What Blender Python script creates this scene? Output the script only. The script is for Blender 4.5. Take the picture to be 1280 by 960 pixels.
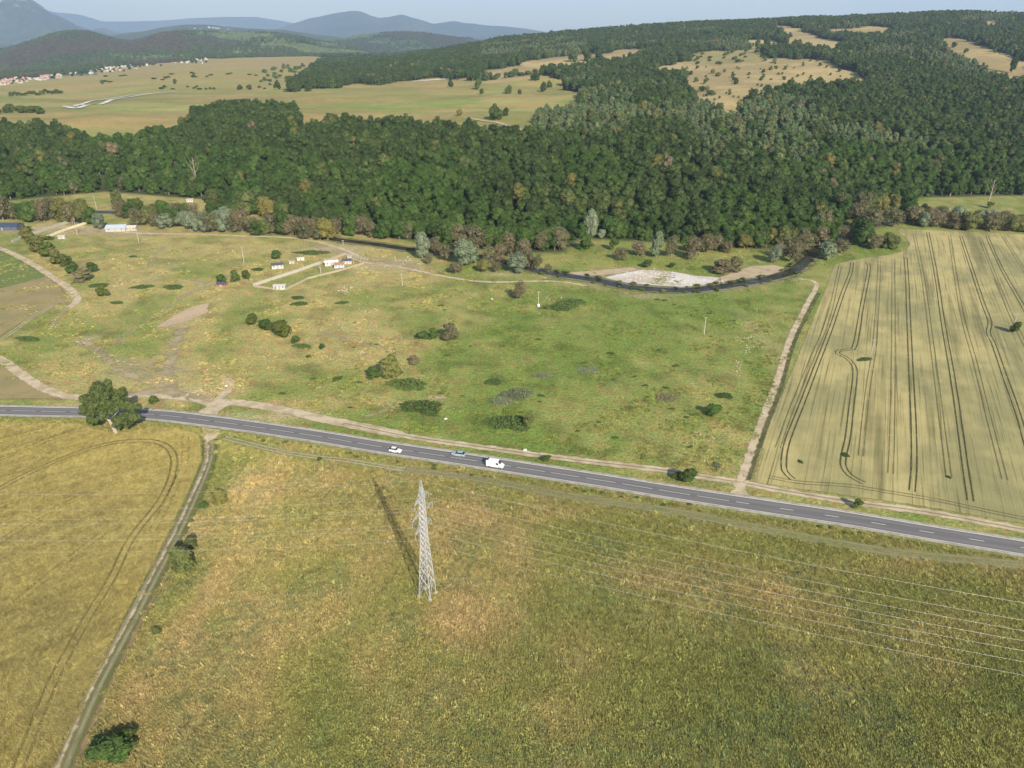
import bpy, math, random
import numpy as np
from mathutils import Vector, Matrix

for _o in list(bpy.data.objects):
    bpy.data.objects.remove(_o)
SC = bpy.context.scene
COL = SC.collection
rnd = random.Random(7)
rng = np.random.default_rng(7)

# ------------------------------------------------------------------ camera
PITCH = math.radians(24.8)
F = 920.0
CAMH = 120.0
cam_d = bpy.data.cameras.new("camera")
cam = bpy.data.objects.new("camera", cam_d)
COL.objects.link(cam)
cam.location = (0, 0, CAMH)
cam.rotation_euler = (math.pi / 2 - PITCH, 0, 0)
cam_d.sensor_width = 36.0
cam_d.lens = 36.0 * F / 1280.0
cam_d.clip_start = 1.0
cam_d.clip_end = 80000.0
SC.camera = cam

# ------------------------------------------------------------------ light
SUN_EL = math.radians(29.5)
SUN_AZ = math.atan2(0.39, -0.92)
world = bpy.data.worlds.new("World")
SC.world = world
world.use_nodes = True
wn = world.node_tree
wn.nodes.clear()
w_out = wn.nodes.new("ShaderNodeOutputWorld")
w_bg = wn.nodes.new("ShaderNodeBackground")
w_sky = wn.nodes.new("ShaderNodeTexSky")
w_sky.sky_type = 'NISHITA'
w_sky.sun_disc = False
w_sky.sun_elevation = SUN_EL
w_sky.sun_rotation = SUN_AZ
w_sky.altitude = 600
w_sky.air_density = 1.0
w_sky.dust_density = 1.6
w_sky.ozone_density = 1.0
w_bg.inputs['Strength'].default_value = 0.095
wn.links.new(w_sky.outputs[0], w_bg.inputs['Color'])
wn.links.new(w_bg.outputs[0], w_out.inputs['Surface'])
sun_d = bpy.data.lights.new("sun", 'SUN')
sun = bpy.data.objects.new("sun", sun_d)
COL.objects.link(sun)
sun_d.energy = 5.0
sun_d.angle = math.radians(0.5)
sun_d.color = (1.0, 0.90, 0.74)
svec = Vector((math.sin(SUN_AZ) * math.cos(SUN_EL), math.cos(SUN_AZ) * math.cos(SUN_EL), math.sin(SUN_EL)))
sun.rotation_euler = svec.to_track_quat('Z', 'Y').to_euler()
sun.location = (100, -100, 300)
SC.view_settings.view_transform = 'Standard'
SC.view_settings.look = 'None'
SC.view_settings.gamma = 1.0
SC.view_settings.exposure = 0.85
SC.cycles.max_bounces = 5
SC.cycles.diffuse_bounces = 2
SC.cycles.transparent_max_bounces = 12
SC.cycles.volume_bounces = 1

# ------------------------------------------------------------------ maths
CP, SP = math.cos(PITCH), math.sin(PITCH)

def P(px, py, z=0.0):
    """world point of height z seen at photograph pixel px, py"""
    v = (py - 480.0) / F
    u = (px - 640.0) / F
    s = SP + CP * v
    d = (CAMH - z) / s
    return np.array([u * d, (CP - SP * v) * d, z])

def PD(px, py, d):
    """world point at photograph pixel and depth d"""
    v = (py - 480.0) / F
    u = (px - 640.0) / F
    return np.array([u * d, (CP - SP * v) * d, CAMH - d * (SP + CP * v)])

def project(x, y, z):
    dz = z - CAMH
    dep = y * CP - dz * SP
    up = y * SP + dz * CP
    dep = np.where(np.abs(dep) < 1e-6, 1e-6, dep)
    return 640 + F * x / dep, 480 - F * up / dep, dep

def _hash(ix, iy, seed):
    n = (ix.astype(np.int64) * 374761393 + iy.astype(np.int64) * 668265263 + seed * 974634777) & 0x7fffffff
    n = (n ^ (n >> 13)) * 1274126177 & 0x7fffffff
    n = n ^ (n >> 16)
    return (n & 0xffff) / 65535.0

def vnoise(x, y, seed=0):
    ix = np.floor(x); iy = np.floor(y)
    fx = x - ix; fy = y - iy
    fx = fx * fx * (3 - 2 * fx); fy = fy * fy * (3 - 2 * fy)
    a = _hash(ix, iy, seed); b = _hash(ix + 1, iy, seed)
    c = _hash(ix, iy + 1, seed); d = _hash(ix + 1, iy + 1, seed)
    return (a * (1 - fx) + b * fx) * (1 - fy) + (c * (1 - fx) + d * fx) * fy

def fbm(x, y, scale, seed=0, octv=4):
    s = 0; a = 0.5; t = 0
    x = np.asarray(x, float) / scale; y = np.asarray(y, float) / scale
    for k in range(octv):
        s = s + a * vnoise(x, y, seed + k * 17); t += a
        x = x * 2.03 + 11.3; y = y * 2.03 + 5.7; a *= 0.5
    return s / t

def sstep(a, b, x):
    t = np.clip((x - a) / (b - a), 0, 1)
    return t * t * (3 - 2 * t)

def sdist(px, py, poly):
    """signed distance to a closed polygon, positive inside"""
    poly = np.asarray(poly, float)
    n = len(poly)
    best = np.full(px.shape, 1e18)
    inside = np.zeros(px.shape, bool)
    for i in range(n):
        x0, y0 = poly[i]; x1, y1 = poly[(i + 1) % n]
        dx, dy = x1 - x0, y1 - y0
        L = dx * dx + dy * dy + 1e-12
        t = np.clip(((px - x0) * dx + (py - y0) * dy) / L, 0, 1)
        q = (px - x0 - t * dx) ** 2 + (py - y0 - t * dy) ** 2
        best = np.minimum(best, q)
        c = ((y0 > py) != (y1 > py))
        xi = x0 + (py - y0) * dx / (dy if abs(dy) > 1e-12 else 1e-12)
        inside ^= c & (px < xi)
    d = np.sqrt(best)
    return np.where(inside, d, -d)

# ------------------------------------------------------------------ terrain
FOOT = [P(x, y)[:2] for x, y in [(-900, 250), (-300, 250), (0, 252), (130, 240), (260, 250), (300, 262), (430, 286), (520, 303),
        (640, 317), (705, 316), (728, 299), (850, 305), (960, 313), (1040, 295), (1080, 265), (1130, 248), (1260, 245),
        (1600, 245), (2200, 245)]]
FOOTPOLY = [tuple(p) for p in FOOT] + [(30000, FOOT[-1][1]), (30000, 40000), (-30000, 40000), (-30000, FOOT[0][1])]
_ctl = []
for x, L in {
    -700: [(250, 623), (215, 690), (160, 850), (120, 1400), (108, 2000), (98, 2700)],
    -300: [(250, 623), (215, 690), (180, 770), (160, 850), (140, 1000), (120, 1400), (108, 2000), (98, 2700)],
    0: [(215, 690), (180, 770), (160, 850), (140, 1000), (120, 1400), (108, 2000), (98, 2700), (92, 3300)],
    120: [(225, 660), (185, 750), (165, 820), (140, 1000), (115, 1450), (98, 2100), (86, 2900)],
    250: [(190, 720), (170, 780), (140, 960), (110, 1450), (90, 2000), (77, 2900), (72, 3400)],
    400: [(215, 660), (175, 760), (140, 960), (115, 1300), (100, 1650), (86, 2300)],
    520: [(250, 570), (200, 670), (175, 750), (150, 900), (120, 1150), (104, 1500), (74, 2400)],
    640: [(250, 560), (200, 650), (175, 740), (150, 880), (120, 1080), (100, 1400), (82, 1650), (46, 2600)],
    720: [(250, 560), (200, 650), (170, 760), (140, 980), (110, 1250), (78, 1650), (41, 2600)],
    850: [(250, 560), (200, 660), (165, 760), (130, 950), (110, 1150), (90, 1350), (62, 1750), (33, 2500)],
    1000: [(250, 570), (200, 670), (150, 850), (115, 1080), (80, 1400), (50, 1850), (26, 2400)],
    1150: [(250, 610), (200, 720), (150, 900), (115, 1070), (80, 1350), (45, 1800), (21, 2300)],
    1280: [(200, 720), (150, 880), (110, 1100), (80, 1280), (50, 1600), (22, 2200)],
    1600: [(200, 720), (150, 880), (110, 1100), (80, 1280), (50, 1600), (30, 2200)],
    2100: [(200, 720), (150, 880), (110, 1100), (80, 1280), (50, 1600), (40, 2200)]}.items():
    for y, d in L:
        _ctl.append(PD(x, y, d))
for p in FOOT:
    _ctl.append(np.array([p[0], p[1], 0.0]))
for x in range(-3000, 3001, 750):
    _ctl.append(np.array([x, 4200.0, 40.0]))
    _ctl.append(np.array([x, 5200.0, 0.0]))
for x in range(-900, 901, 300):
    _ctl.append(np.array([x, 380.0, 0.0]))
_ctl = np.array(_ctl)
_n = len(_ctl)
_S = 500.0
_D = np.hypot(_ctl[:, None, 0] - _ctl[None, :, 0], _ctl[:, None, 1] - _ctl[None, :, 1]) / _S
_A = np.zeros((_n + 3, _n + 3))
_A[:_n, :_n] = -_D + np.eye(_n) * -0.0
_A[:_n, _n] = 1; _A[:_n, _n + 1] = _ctl[:, 0] / _S; _A[:_n, _n + 2] = _ctl[:, 1] / _S
_A[_n:, :_n] = _A[:_n, _n:].T
_W = np.linalg.lstsq(_A, np.concatenate([_ctl[:, 2], [0, 0, 0]]), rcond=None)[0]

def Zt(x, y):
    x = np.atleast_1d(np.asarray(x, float)); y = np.atleast_1d(np.asarray(y, float))
    out = np.zeros(x.shape)
    xf = x.ravel(); yf = y.ravel(); of = np.zeros(xf.shape)
    act = np.where((yf > 380) & (yf < 8000) & (np.abs(xf) < 8000))[0]
    for c in range(0, len(act), 40000):
        i = act[c:c + 40000]
        D = np.hypot(xf[i, None] - _ctl[None, :, 0], yf[i, None] - _ctl[None, :, 1]) / _S
        z = -D @ _W[:_n] + _W[_n] + _W[_n + 1] * xf[i] / _S + _W[_n + 2] * yf[i] / _S
        fd = sdist(xf[i], yf[i], FOOTPOLY)
        z = np.maximum(z, 0.0) + 17 * (fbm(xf[i], yf[i], 190, 5, 3) - 0.5) * sstep(60, 300, fd)
        z = z * sstep(0, 70, fd)
        z = z * (1 - sstep(4300, 5600, np.hypot(xf[i], yf[i])))
        of[i] = np.maximum(z, 0.0)
    return of.reshape(x.shape)

def Z1(x, y):
    return float(Zt(x, y)[0])

def PT(px, py):
    """ray from the camera to the terrain"""
    ds = np.geomspace(60, 6000, 1400)
    v = (py - 480.0) / F; u = (px - 640.0) / F
    X = u * ds; Y = (CP - SP * v) * ds; Z = CAMH - ds * (SP + CP * v)
    g = Zt(X, Y)
    k = np.where(Z <= g)[0]
    if len(k) == 0:
        return None
    k = k[0]
    return np.array([X[k], Y[k], g[k]])

# ------------------------------------------------------------------ object helpers
def tag(o, label=None, cat=None, group=None, kind=None):
    if label: o['label'] = label
    if cat: o['category'] = cat
    if group: o['group'] = group
    if kind: o['kind'] = kind
    return o

def link(name, me, parent=None, loc=None):
    o = bpy.data.objects.new(name, me)
    COL.objects.link(o)
    if parent is not None:
        o.parent = parent
    if loc is not None:
        o.location = loc
    return o

def empty(name, loc, rz=0.0):
    o = bpy.data.objects.new(name, None)
    COL.objects.link(o)
    o.location = loc
    o.rotation_euler = (0, 0, rz)
    o.empty_display_size = 0.5
    return o

def mesh_np(name, verts, faces, mats=(), smooth=False, mi=None, attrs=None):
    """faces: array n x 3 / n x 4, or list of arrays"""
    me = bpy.data.meshes.new(name)
    verts = np.asarray(verts, np.float32)
    if isinstance(faces, np.ndarray):
        faces = [faces]
    faces = [f for f in faces if len(f)]
    me.vertices.add(len(verts))
    me.vertices.foreach_set('co', verts.ravel())
    if faces:
        li = np.concatenate([f.ravel() for f in faces]).astype(np.int32)
        lt = np.concatenate([np.full(len(f), f.shape[1]) for f in faces]).astype(np.int32)
        ls = np.concatenate([[0], np.cumsum(lt)[:-1]]).astype(np.int32)
        me.loops.add(len(li))
        me.loops.foreach_set('vertex_index', li)
        me.polygons.add(len(lt))
        me.polygons.foreach_set('loop_start', ls)
        me.polygons.foreach_set('loop_total', lt)
        if mi is not None:
            me.polygons.foreach_set('material_index', np.asarray(mi, np.int32))
        if smooth:
            me.polygons.foreach_set('use_smooth', np.ones(len(lt), bool))
    for m in mats:
        me.materials.append(m)
    for k, a in (attrs or {}).items():
        a = np.asarray(a)
        if a.ndim == 2:
            at = me.attributes.new(k, 'FLOAT_COLOR', 'POINT')
            if a.shape[1] == 3:
                a = np.hstack([a, np.ones((len(a), 1))])
            at.data.foreach_set('color', a.astype(np.float32).ravel())
        elif a.dtype.kind == 'i':
            at = me.attributes.new(k, 'INT', 'POINT')
            at.data.foreach_set('value', a.astype(np.int32))
        else:
            at = me.attributes.new(k, 'FLOAT', 'POINT')
            at.data.foreach_set('value', a.astype(np.float32))
    me.update(calc_edges=True)
    return me

class MB:
    """collects simple solids into one mesh"""
    def __init__(s):
        s.v = []; s.f = []; s.m = []
    def add(s, vs, fs, m=0):
        b = len(s.v)
        s.v += [tuple(map(float, p)) for p in vs]
        s.f += [tuple(b + i for i in f) for f in fs]
        s.m += [m] * len(fs)
    def box(s, x0, x1, y0, y1, z0, z1, m=0):
        s.add([(x0, y0, z0), (x1, y0, z0), (x1, y1, z0), (x0, y1, z0), (x0, y0, z1), (x1, y0, z1), (x1, y1, z1), (x0, y1, z1)],
              [(0, 3, 2, 1), (4, 5, 6, 7), (0, 1, 5, 4), (1, 2, 6, 5), (2, 3, 7, 6), (3, 0, 4, 7)], m)
    def tube(s, pts, rads, n=6, m=0, cap=True):
        pts = [Vector(p) for p in pts]
        if not hasattr(rads, '__len__'): rads = [rads] * len(pts)
        rings = []
        for i, p in enumerate(pts):
            a = pts[max(0, i - 1)]; c = pts[min(len(pts) - 1, i + 1)]
            t = (c - a).normalized()
            up = Vector((0, 0, 1)) if abs(t.z) < 0.9 else Vector((1, 0, 0))
            e1 = t.cross(up).normalized(); e2 = t.cross(e1)
            rings.append([p + (e1 * math.cos(2 * math.pi * k / n) + e2 * math.sin(2 * math.pi * k / n)) * rads[i] for k in range(n)])
        vs = [q for r in rings for q in r]
        fs = []
        for i in range(len(pts) - 1):
            for k in range(n):
                k2 = (k + 1) % n
                fs.append((i * n + k, i * n + k2, (i + 1) * n + k2, (i + 1) * n + k))
        if cap:
            fs.append(tuple(range(n))[::-1]); fs.append(tuple((len(pts) - 1) * n + k for k in range(n)))
        s.add(vs, fs, m)
    def build(s, name, mats, parent=None, loc=None, smooth=False):
        me = bpy.data.meshes.new(name)
        me.from_pydata(s.v, [], s.f)
        if not isinstance(mats, (list, tuple)): mats = [mats]
        for m in mats: me.materials.append(m)
        me.polygons.foreach_set('material_index', s.m)
        if smooth:
            me.polygons.foreach_set('use_smooth', [True] * len(s.f))
        me.update()
        return link(name, me, parent, loc)

# ------------------------------------------------------------------ materials
class NT:
    def __init__(s, name):
        s.m = bpy.data.materials.new(name)
        s.m.use_nodes = True
        s.t = s.m.node_tree
        s.t.nodes.clear()
        s.out = s.n('ShaderNodeOutputMaterial')
        s.bs = s.n('ShaderNodeBsdfPrincipled')
        s.bs.inputs['Roughness'].default_value = 0.9
        s.bs.inputs['Specular IOR Level'].default_value = 0.2
        s.l(s.bs.outputs[0], s.out.inputs['Surface'])
    def n(s, t, **kw):
        nd = s.t.nodes.new(t)
        for k, v in kw.items(): setattr(nd, k, v)
        return nd
    def l(s, a, b): s.t.links.new(a, b)
    def val(s, x, sock):
        if hasattr(x, 'links') or hasattr(x, 'is_linked'): s.l(x, sock)
        else: sock.default_value = x
    def math(s, op, a, b=None, c=None, clamp=False):
        nd = s.n('ShaderNodeMath', operation=op, use_clamp=clamp)
        s.val(a, nd.inputs[0])
        if b is not None: s.val(b, nd.inputs[1])
        if c is not None: s.val(c, nd.inputs[2])
        return nd.outputs[0]
    def mix(s, f, a, b, mode='MIX'):
        nd = s.n('ShaderNodeMix', data_type='RGBA', blend_type=mode)
        nd.clamp_factor = True
        s.val(f, nd.inputs[0])
        for x, i in ((a, 6), (b, 7)):
            if isinstance(x, tuple): x = (*x[:3], 1.0)
            s.val(x, nd.inputs[i])
        return nd.outputs[2]
    def pos(s):
        return s.n('ShaderNodeNewGeometry').outputs['Position']
    def mapping(s, vec, scale=(1, 1, 1), rot=(0, 0, 0)):
        nd = s.n('ShaderNodeMapping')
        nd.inputs['Scale'].default_value = scale
        nd.inputs['Rotation'].default_value = rot
        s.l(vec, nd.inputs['Vector'])
        return nd.outputs[0]
    def noise(s, scale, detail=4, rough=0.55, vec=None, dim='3D'):
        nd = s.n('ShaderNodeTexNoise', noise_dimensions=dim)
        nd.inputs['Scale'].default_value = scale
        nd.inputs['Detail'].default_value = detail
        nd.inputs['Roughness'].default_value = rough
        s.l(vec if vec is not None else s.pos(), nd.inputs['Vector'])
        return nd.outputs['Fac']
    def ramp(s, f, a, b, lo=0.0, hi=1.0):
        nd = s.n('ShaderNodeMapRange')
        nd.interpolation_type = 'SMOOTHSTEP'
        s.val(f, nd.inputs['Value'])
        nd.inputs['From Min'].default_value = a; nd.inputs['From Max'].default_value = b
        nd.inputs['To Min'].default_value = lo; nd.inputs['To Max'].default_value = hi
        return nd.outputs['Result']
    def attr(s, name, typ='GEOMETRY'):
        return s.n('ShaderNodeAttribute', attribute_name=name, attribute_type=typ)
    def color(s, c):
        s.val((*c, 1.0) if isinstance(c, tuple) else c, s.bs.inputs['Base Color'])
    def bump(s, h, strength=0.5, dist=0.3):
        nd = s.n('ShaderNodeBump')
        nd.inputs['Strength'].default_value = strength
        nd.inputs['Distance'].default_value = dist
        s.l(h, nd.inputs['Height'])
        s.l(nd.outputs[0], s.bs.inputs['Normal'])
    def alpha(s, f):
        tr = s.n('ShaderNodeBsdfTransparent')
        mx = s.n('ShaderNodeMixShader')
        s.l(f, mx.inputs[0]); s.l(tr.outputs[0], mx.inputs[1]); s.l(s.bs.outputs[0], mx.inputs[2])
        s.l(mx.outputs[0], s.out.inputs['Surface'])
    def scalecol(s, col, f):
        nd = s.n('ShaderNodeVectorMath', operation='SCALE')
        s.val(col if not isinstance(col, tuple) else col, nd.inputs[0])
        s.l(f, nd.inputs['Scale'])
        return nd.outputs[0]

def plain(name, c, rough=0.8, metal=0.0, var=0.15, scale=1.0, spec=0.3):
    t = NT(name)
    n = t.noise(scale, 4)
    k = t.math('MULTIPLY_ADD', n, var * 2, 1 - var)
    t.color(t.scalecol(tuple(c), k))
    t.bs.inputs['Roughness'].default_value = rough
    t.bs.inputs['Metallic'].default_value = metal
    t.bs.inputs['Specular IOR Level'].default_value = spec
    return t.m

def foliage(name, c, var=0.35, c2=None):
    t = NT(name)
    oi = t.n('ShaderNodeObjectInfo')
    r = oi.outputs['Random']
    n = t.noise(0.35, 3, 0.6)
    n2 = t.noise(2.2, 2, 0.6)
    k = t.math('ADD', t.math('MULTIPLY_ADD', r, var, 1 - var * 0.5), t.math('MULTIPLY_ADD', n, 0.5, -0.25))
    k = t.math('ADD', k, t.math('MULTIPLY_ADD', n2, 0.6, -0.3))
    r2 = t.math('FRACT', t.math('MULTIPLY', r, 7.31))
    c2 = c2 or (c[0] * 1.7, c[1] * 1.25, c[2] * 1.1)
    base = t.mix(t.math('POWER', r2, 2.0), tuple(c), tuple(c2))
    t.color(t.scalecol(base, k))
    t.bs.inputs['Roughness'].default_value = 0.85
    t.bs.inputs['Specular IOR Level'].default_value = 0.15
    # leaves let a little light through
    tl = t.n('ShaderNodeBsdfTranslucent')
    t.l(t.scalecol(base, t.math('MULTIPLY', k, 1.2)), tl.inputs['Color'])
    mx = t.n('ShaderNodeMixShader')
    mx.inputs[0].default_value = 0.18
    t.l(t.bs.outputs[0], mx.inputs[1]); t.l(tl.outputs[0], mx.inputs[2])
    t.l(mx.outputs[0], t.out.inputs['Surface'])
    return t.m

FO = {
    'oak': foliage('oak_foliage', (0.042, 0.071, 0.020), .5, c2=(0.072, 0.100, 0.028)),
    'acacia': foliage('acacia_foliage', (0.044, 0.082, 0.018), .5, c2=(0.074, 0.118, 0.028)),
    'poplar': foliage('poplar_foliage', (0.092, 0.138, 0.062), .5),
    'brown': foliage('brown_willow_foliage', (0.150, 0.128, 0.072), c2=(0.12, 0.125, 0.06)),
    'silver': foliage('silver_willow_foliage', (0.17, 0.205, 0.13), c2=(0.14, 0.175, 0.10)),
    'olive': foliage('olive_foliage', (0.10, 0.12, 0.04)),
    'bush': foliage('bush_foliage', (0.055, 0.092, 0.024)),
    'weed': foliage('weed_foliage', (0.075, 0.12, 0.035), c2=(0.09, 0.13, 0.04)),
    'thistle': foliage('thistle_foliage', (0.155, 0.19, 0.115)),
}
M_BARK = plain('bark', (0.20, 0.16, 0.12), 0.95, scale=3)
M_PALEBARK = plain('pale_bark', (0.33, 0.28, 0.22), 0.95, scale=3)

# ------------------------------------------------------------------ ground colours
GREEN_F = np.array([0.188, 0.188, 0.056]); BROWN_F = np.array([0.300, 0.228, 0.100]); DARK_F = np.array([0.135, 0.152, 0.044])
GREEN_M = np.array([0.138, 0.176, 0.035]); TAN_M = np.array([0.320, 0.255, 0.098]); BARE_M = np.array([0.36, 0.29, 0.17])
PLAT = np.array([0.205, 0.192, 0.056]); PLAT2 = np.array([0.31, 0.225, 0.090]); WOOD = np.array([0.045, 0.055, 0.022])
TANHILL = np.array([0.31, 0.23, 0.11])

# px, py, rx, ry (photograph pixels turned to plain metres), kind, strength
BLOBS = [
    (600, 735, 60, 55, 'b', .9), (560, 660, 70, 40, 'b', .75), (330, 720, 40, 60, 'b', .6), (470, 820, 30, 60, 'b', .6), (440, 730, 25, 45, 'b', .6), (560, 780, 40, 30, 'b', .6),
    (300, 610, 60, 30, 'b', .5), (420, 590, 60, 22, 'b', .6), (250, 760, 22, 80, 'b', .7), (210, 800, 30, 60, 'b', .5), (700, 900, 60, 30, 'b', .5),
    (590, 640, 30, 30, 'b', .8), (830, 720, 150, 22, 'b', .55), (960, 740, 90, 20, 'b', .5), (1190, 840, 50, 25, 'b', .6), (1010, 850, 60, 50, 'b', .4),
    (300, 640, 50, 60, 'b', .4), (200, 690, 20, 60, 'b', .7), (230, 900, 40, 60, 'b', .5), (310, 900, 50, 60, 'b', .6), (1140, 710, 160, 12, 'b', .5),
    (700, 640, 80, 14, 'b', .4), (1000, 660, 120, 10, 'b', .4), (1180, 790, 120, 22, 'b', .45), (430, 650, 80, 40, 'b', .35),
    (760, 760, 70, 40, 'd', .5), (930, 840, 90, 60, 'd', .5), (880, 900, 80, 50, 'd', .6), (1260, 850, 50, 60, 'd', .7), (420, 900, 60, 50, 'd', .35), (680, 830, 60, 40, 'd', .4),
    (270, 600, 22, 40, 'd', .6), (1150, 740, 90, 20, 'd', .4), (520, 620, 40, 16, 'd', .5), (1100, 900, 120, 40, 'd', .4), (235, 720, 20, 45, 'd', .5),
    (380, 560, 50, 10, 'b', .5), (650, 690, 30, 40, 'b', .7), (640, 760, 20, 30, 'b', .6), (190, 860, 40, 50, 'b', .7), (350, 820, 50, 50, 'b', .45), (250, 660, 25, 20, 'b', .8), (480, 700, 20, 50, 'b', .5), (720, 820, 40, 50, 'b', .35),
    # meadow
    (300, 520, 60, 6, 'r', .5), (220, 492, 50, 5, 'r', .6), (350, 520, 60, 5, 'r', .5), (150, 470, 30, 8, 'r', .4), (215, 470, 14, 20, 'r', .4), (470, 335, 60, 5, 'r', .6), (330, 440, 60, 12, 't', .6), (480, 440, 80, 25, 't', .5), (120, 390, 50, 30, 't', .6),
    (150, 440, 70, 18, 'g', .7), (60, 430, 60, 25, 'g', .5), (640, 500, 200, 60, 'g', .75), (760, 420, 170, 45, 'g', .8), (860, 400, 110, 40, 'g', .7),
    (340, 460, 110, 22, 'g', .45), (900, 460, 80, 60, 'g', .4), (530, 390, 80, 25, 'g', .25),
    (220, 440, 18, 40, 't', .9), (200, 460, 60, 14, 't', .6), (300, 310, 110, 14, 't', .6), (420, 430, 60, 30, 't', .6), (450, 400, 60, 20, 't', .7), (150, 340, 60, 30, 't', .5),
    (470, 320, 70, 14, 't', .9), (390, 320, 40, 8, 't', .7), (540, 350, 90, 14, 't', .5), (480, 345, 60, 12, 't', .6), (920, 540, 35, 45, 't', .65), (890, 440, 30, 40, 't', .35),
    (850, 480, 40, 20, 't', .25), (800, 450, 12, 10, 't', .7), (770, 490, 20, 12, 't', .5), (160, 290, 120, 8, 't', .5), (330, 370, 80, 15, 't', .45), (250, 420, 50, 14, 't', .5),
    (210, 480, 80, 10, 't', .6), (430, 505, 120, 8, 't', .45), (240, 490, 40, 12, 'r', .5), (110, 425, 10, 6, 'r', .9), (500, 330, 30, 6, 'r', .8), (60, 285, 80, 5, 'r', .8),
    (420, 312, 50, 6, 'r', .8), (130, 290, 60, 4, 'r', .7), (545, 497, 12, 3, 'r', 1), (500, 505, 30, 4, 'r', .5), (630, 343, 30, 3, 'r', .9), (800, 370, 20, 3, 'r', .8), (150, 355, 30, 8, 'r', .3),
    (205, 340, 10, 25, 'r', .3), (900, 300, 120, 12, 't', .4), (780, 320, 120, 12, 'g', .4), (1000, 380, 20, 80, 'g', .3), (255, 520, 30, 6, 't', .5),
    (690, 512, 40, 20, 't', .35), (720, 565, 60, 8, 'g', .7), (620, 375, 60, 14, 't', .35), (950, 420, 14, 40, 'r', .25), (1000, 520, 8, 60, 'd', .3),
]
_B = []
for px, py, rx, ry, k, st in BLOBS:
    c = P(px, py)[:2]
    ax = abs(P(px + rx, py)[0] - c[0]); ay = abs(P(px, py - ry)[1] - P(px, py + ry)[1]) / 2
    _B.append((c[0], c[1], ax, ay, k, st))

ROADPX = [(-420, 520), (-250, 514.5), (-100, 513), (0, 513.2), (60, 514.5), (130, 515.8), (200, 519), (260, 526), (320, 534), (400, 546), (470, 557.7), (560, 571), (660, 586.5),
          (760, 602), (850, 616.7), (960, 633.5), (1060, 648.4), (1170, 667), (1280, 685), (1400, 706), (1600, 742), (1900, 800)]

def catmull(pts, step):
    pts = np.asarray(pts, float)
    ext = np.vstack([2 * pts[0] - pts[1], pts, 2 * pts[-1] - pts[-2]])
    out = []
    for i in range(1, len(ext) - 2):
        p0, p1, p2, p3 = ext[i - 1], ext[i], ext[i + 1], ext[i + 2]
        n = max(2, int(np.linalg.norm(p2 - p1) / step))
        for t in np.arange(n) / n:
            out.append(0.5 * ((2 * p1) + (-p0 + p2) * t + (2 * p0 - 5 * p1 + 4 * p2 - p3) * t * t + (-p0 + 3 * p1 - 3 * p2 + p3) * t ** 3))
    out.append(ext[-2])
    return np.array(out)

ROADC = catmull([P(x, y)[:2] for x, y in ROADPX], 6.0)
def road_y(x):
    return np.interp(x, ROADC[:, 0], ROADC[:, 1])

# clearings given by what the photograph shows, lower edges let down to where the trunks in front stand
CLEAR = {
    'plateau': [(-400, 160), (0, 164), (60, 166), (92, 173), (111, 184), (161, 180), (188, 172), (228, 167), (246, 148), (289, 140), (363, 141), (378, 152), (376, 186), (386, 170), (430, 156), (470, 165),
                (560, 164), (595, 168), (643, 172), (680, 182), (664, 162), (676, 146), (711, 143), (728, 118), (690, 95), (668, 95), (606, 101), (559, 98), (425, 108), (403, 113), (356, 113), (370, 100),
                (386, 84), (383, 70), (285, 66), (-400, 80)],
    'strip': [(600, 92), (643, 81), (687, 70), (730, 67), (818, 58), (806, 72), (761, 83), (727, 87), (690, 92), (667, 97), (613, 104)],
    'tan': [(812, 85), (850, 78), (920, 74), (980, 72), (1020, 75), (1060, 88), (1088, 101), (1078, 112), (1040, 110), (1010, 110), (980, 115), (960, 124), (930, 134), (915, 150), (890, 146), (868, 128),
            (848, 110), (858, 98), (826, 93)],
    'knoll': [(850, 80), (870, 66), (905, 60), (940, 62), (965, 72), (930, 80), (880, 82)],
    'small': [(930, 50), (960, 47), (990, 60), (984, 68), (940, 62)],
    'left_strip': [(845, 50), (887, 42), (880, 50), (850, 55)],
    'path': [(966, 32), (991, 32), (1025, 46), (1066, 60), (1040, 68), (984, 58)],
    'top': [(1026, 38), (1085, 33), (1126, 39), (1090, 48), (1036, 46)],
    'right': [(1172, 48), (1186, 43), (1213, 53), (1236, 62), (1290, 78), (1290, 118), (1256, 110), (1236, 96), (1203, 80), (1176, 68)],
    'high': [(1210, 33), (1233, 29), (1262, 26), (1240, 38)],
}
def clearing(px, py):
    m = np.zeros(px.shape, int)
    for i, k in enumerate(CLEAR):
        m = np.where(sdist(px, py, CLEAR[k]) > 0, i + 1, m)
    return m

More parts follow.
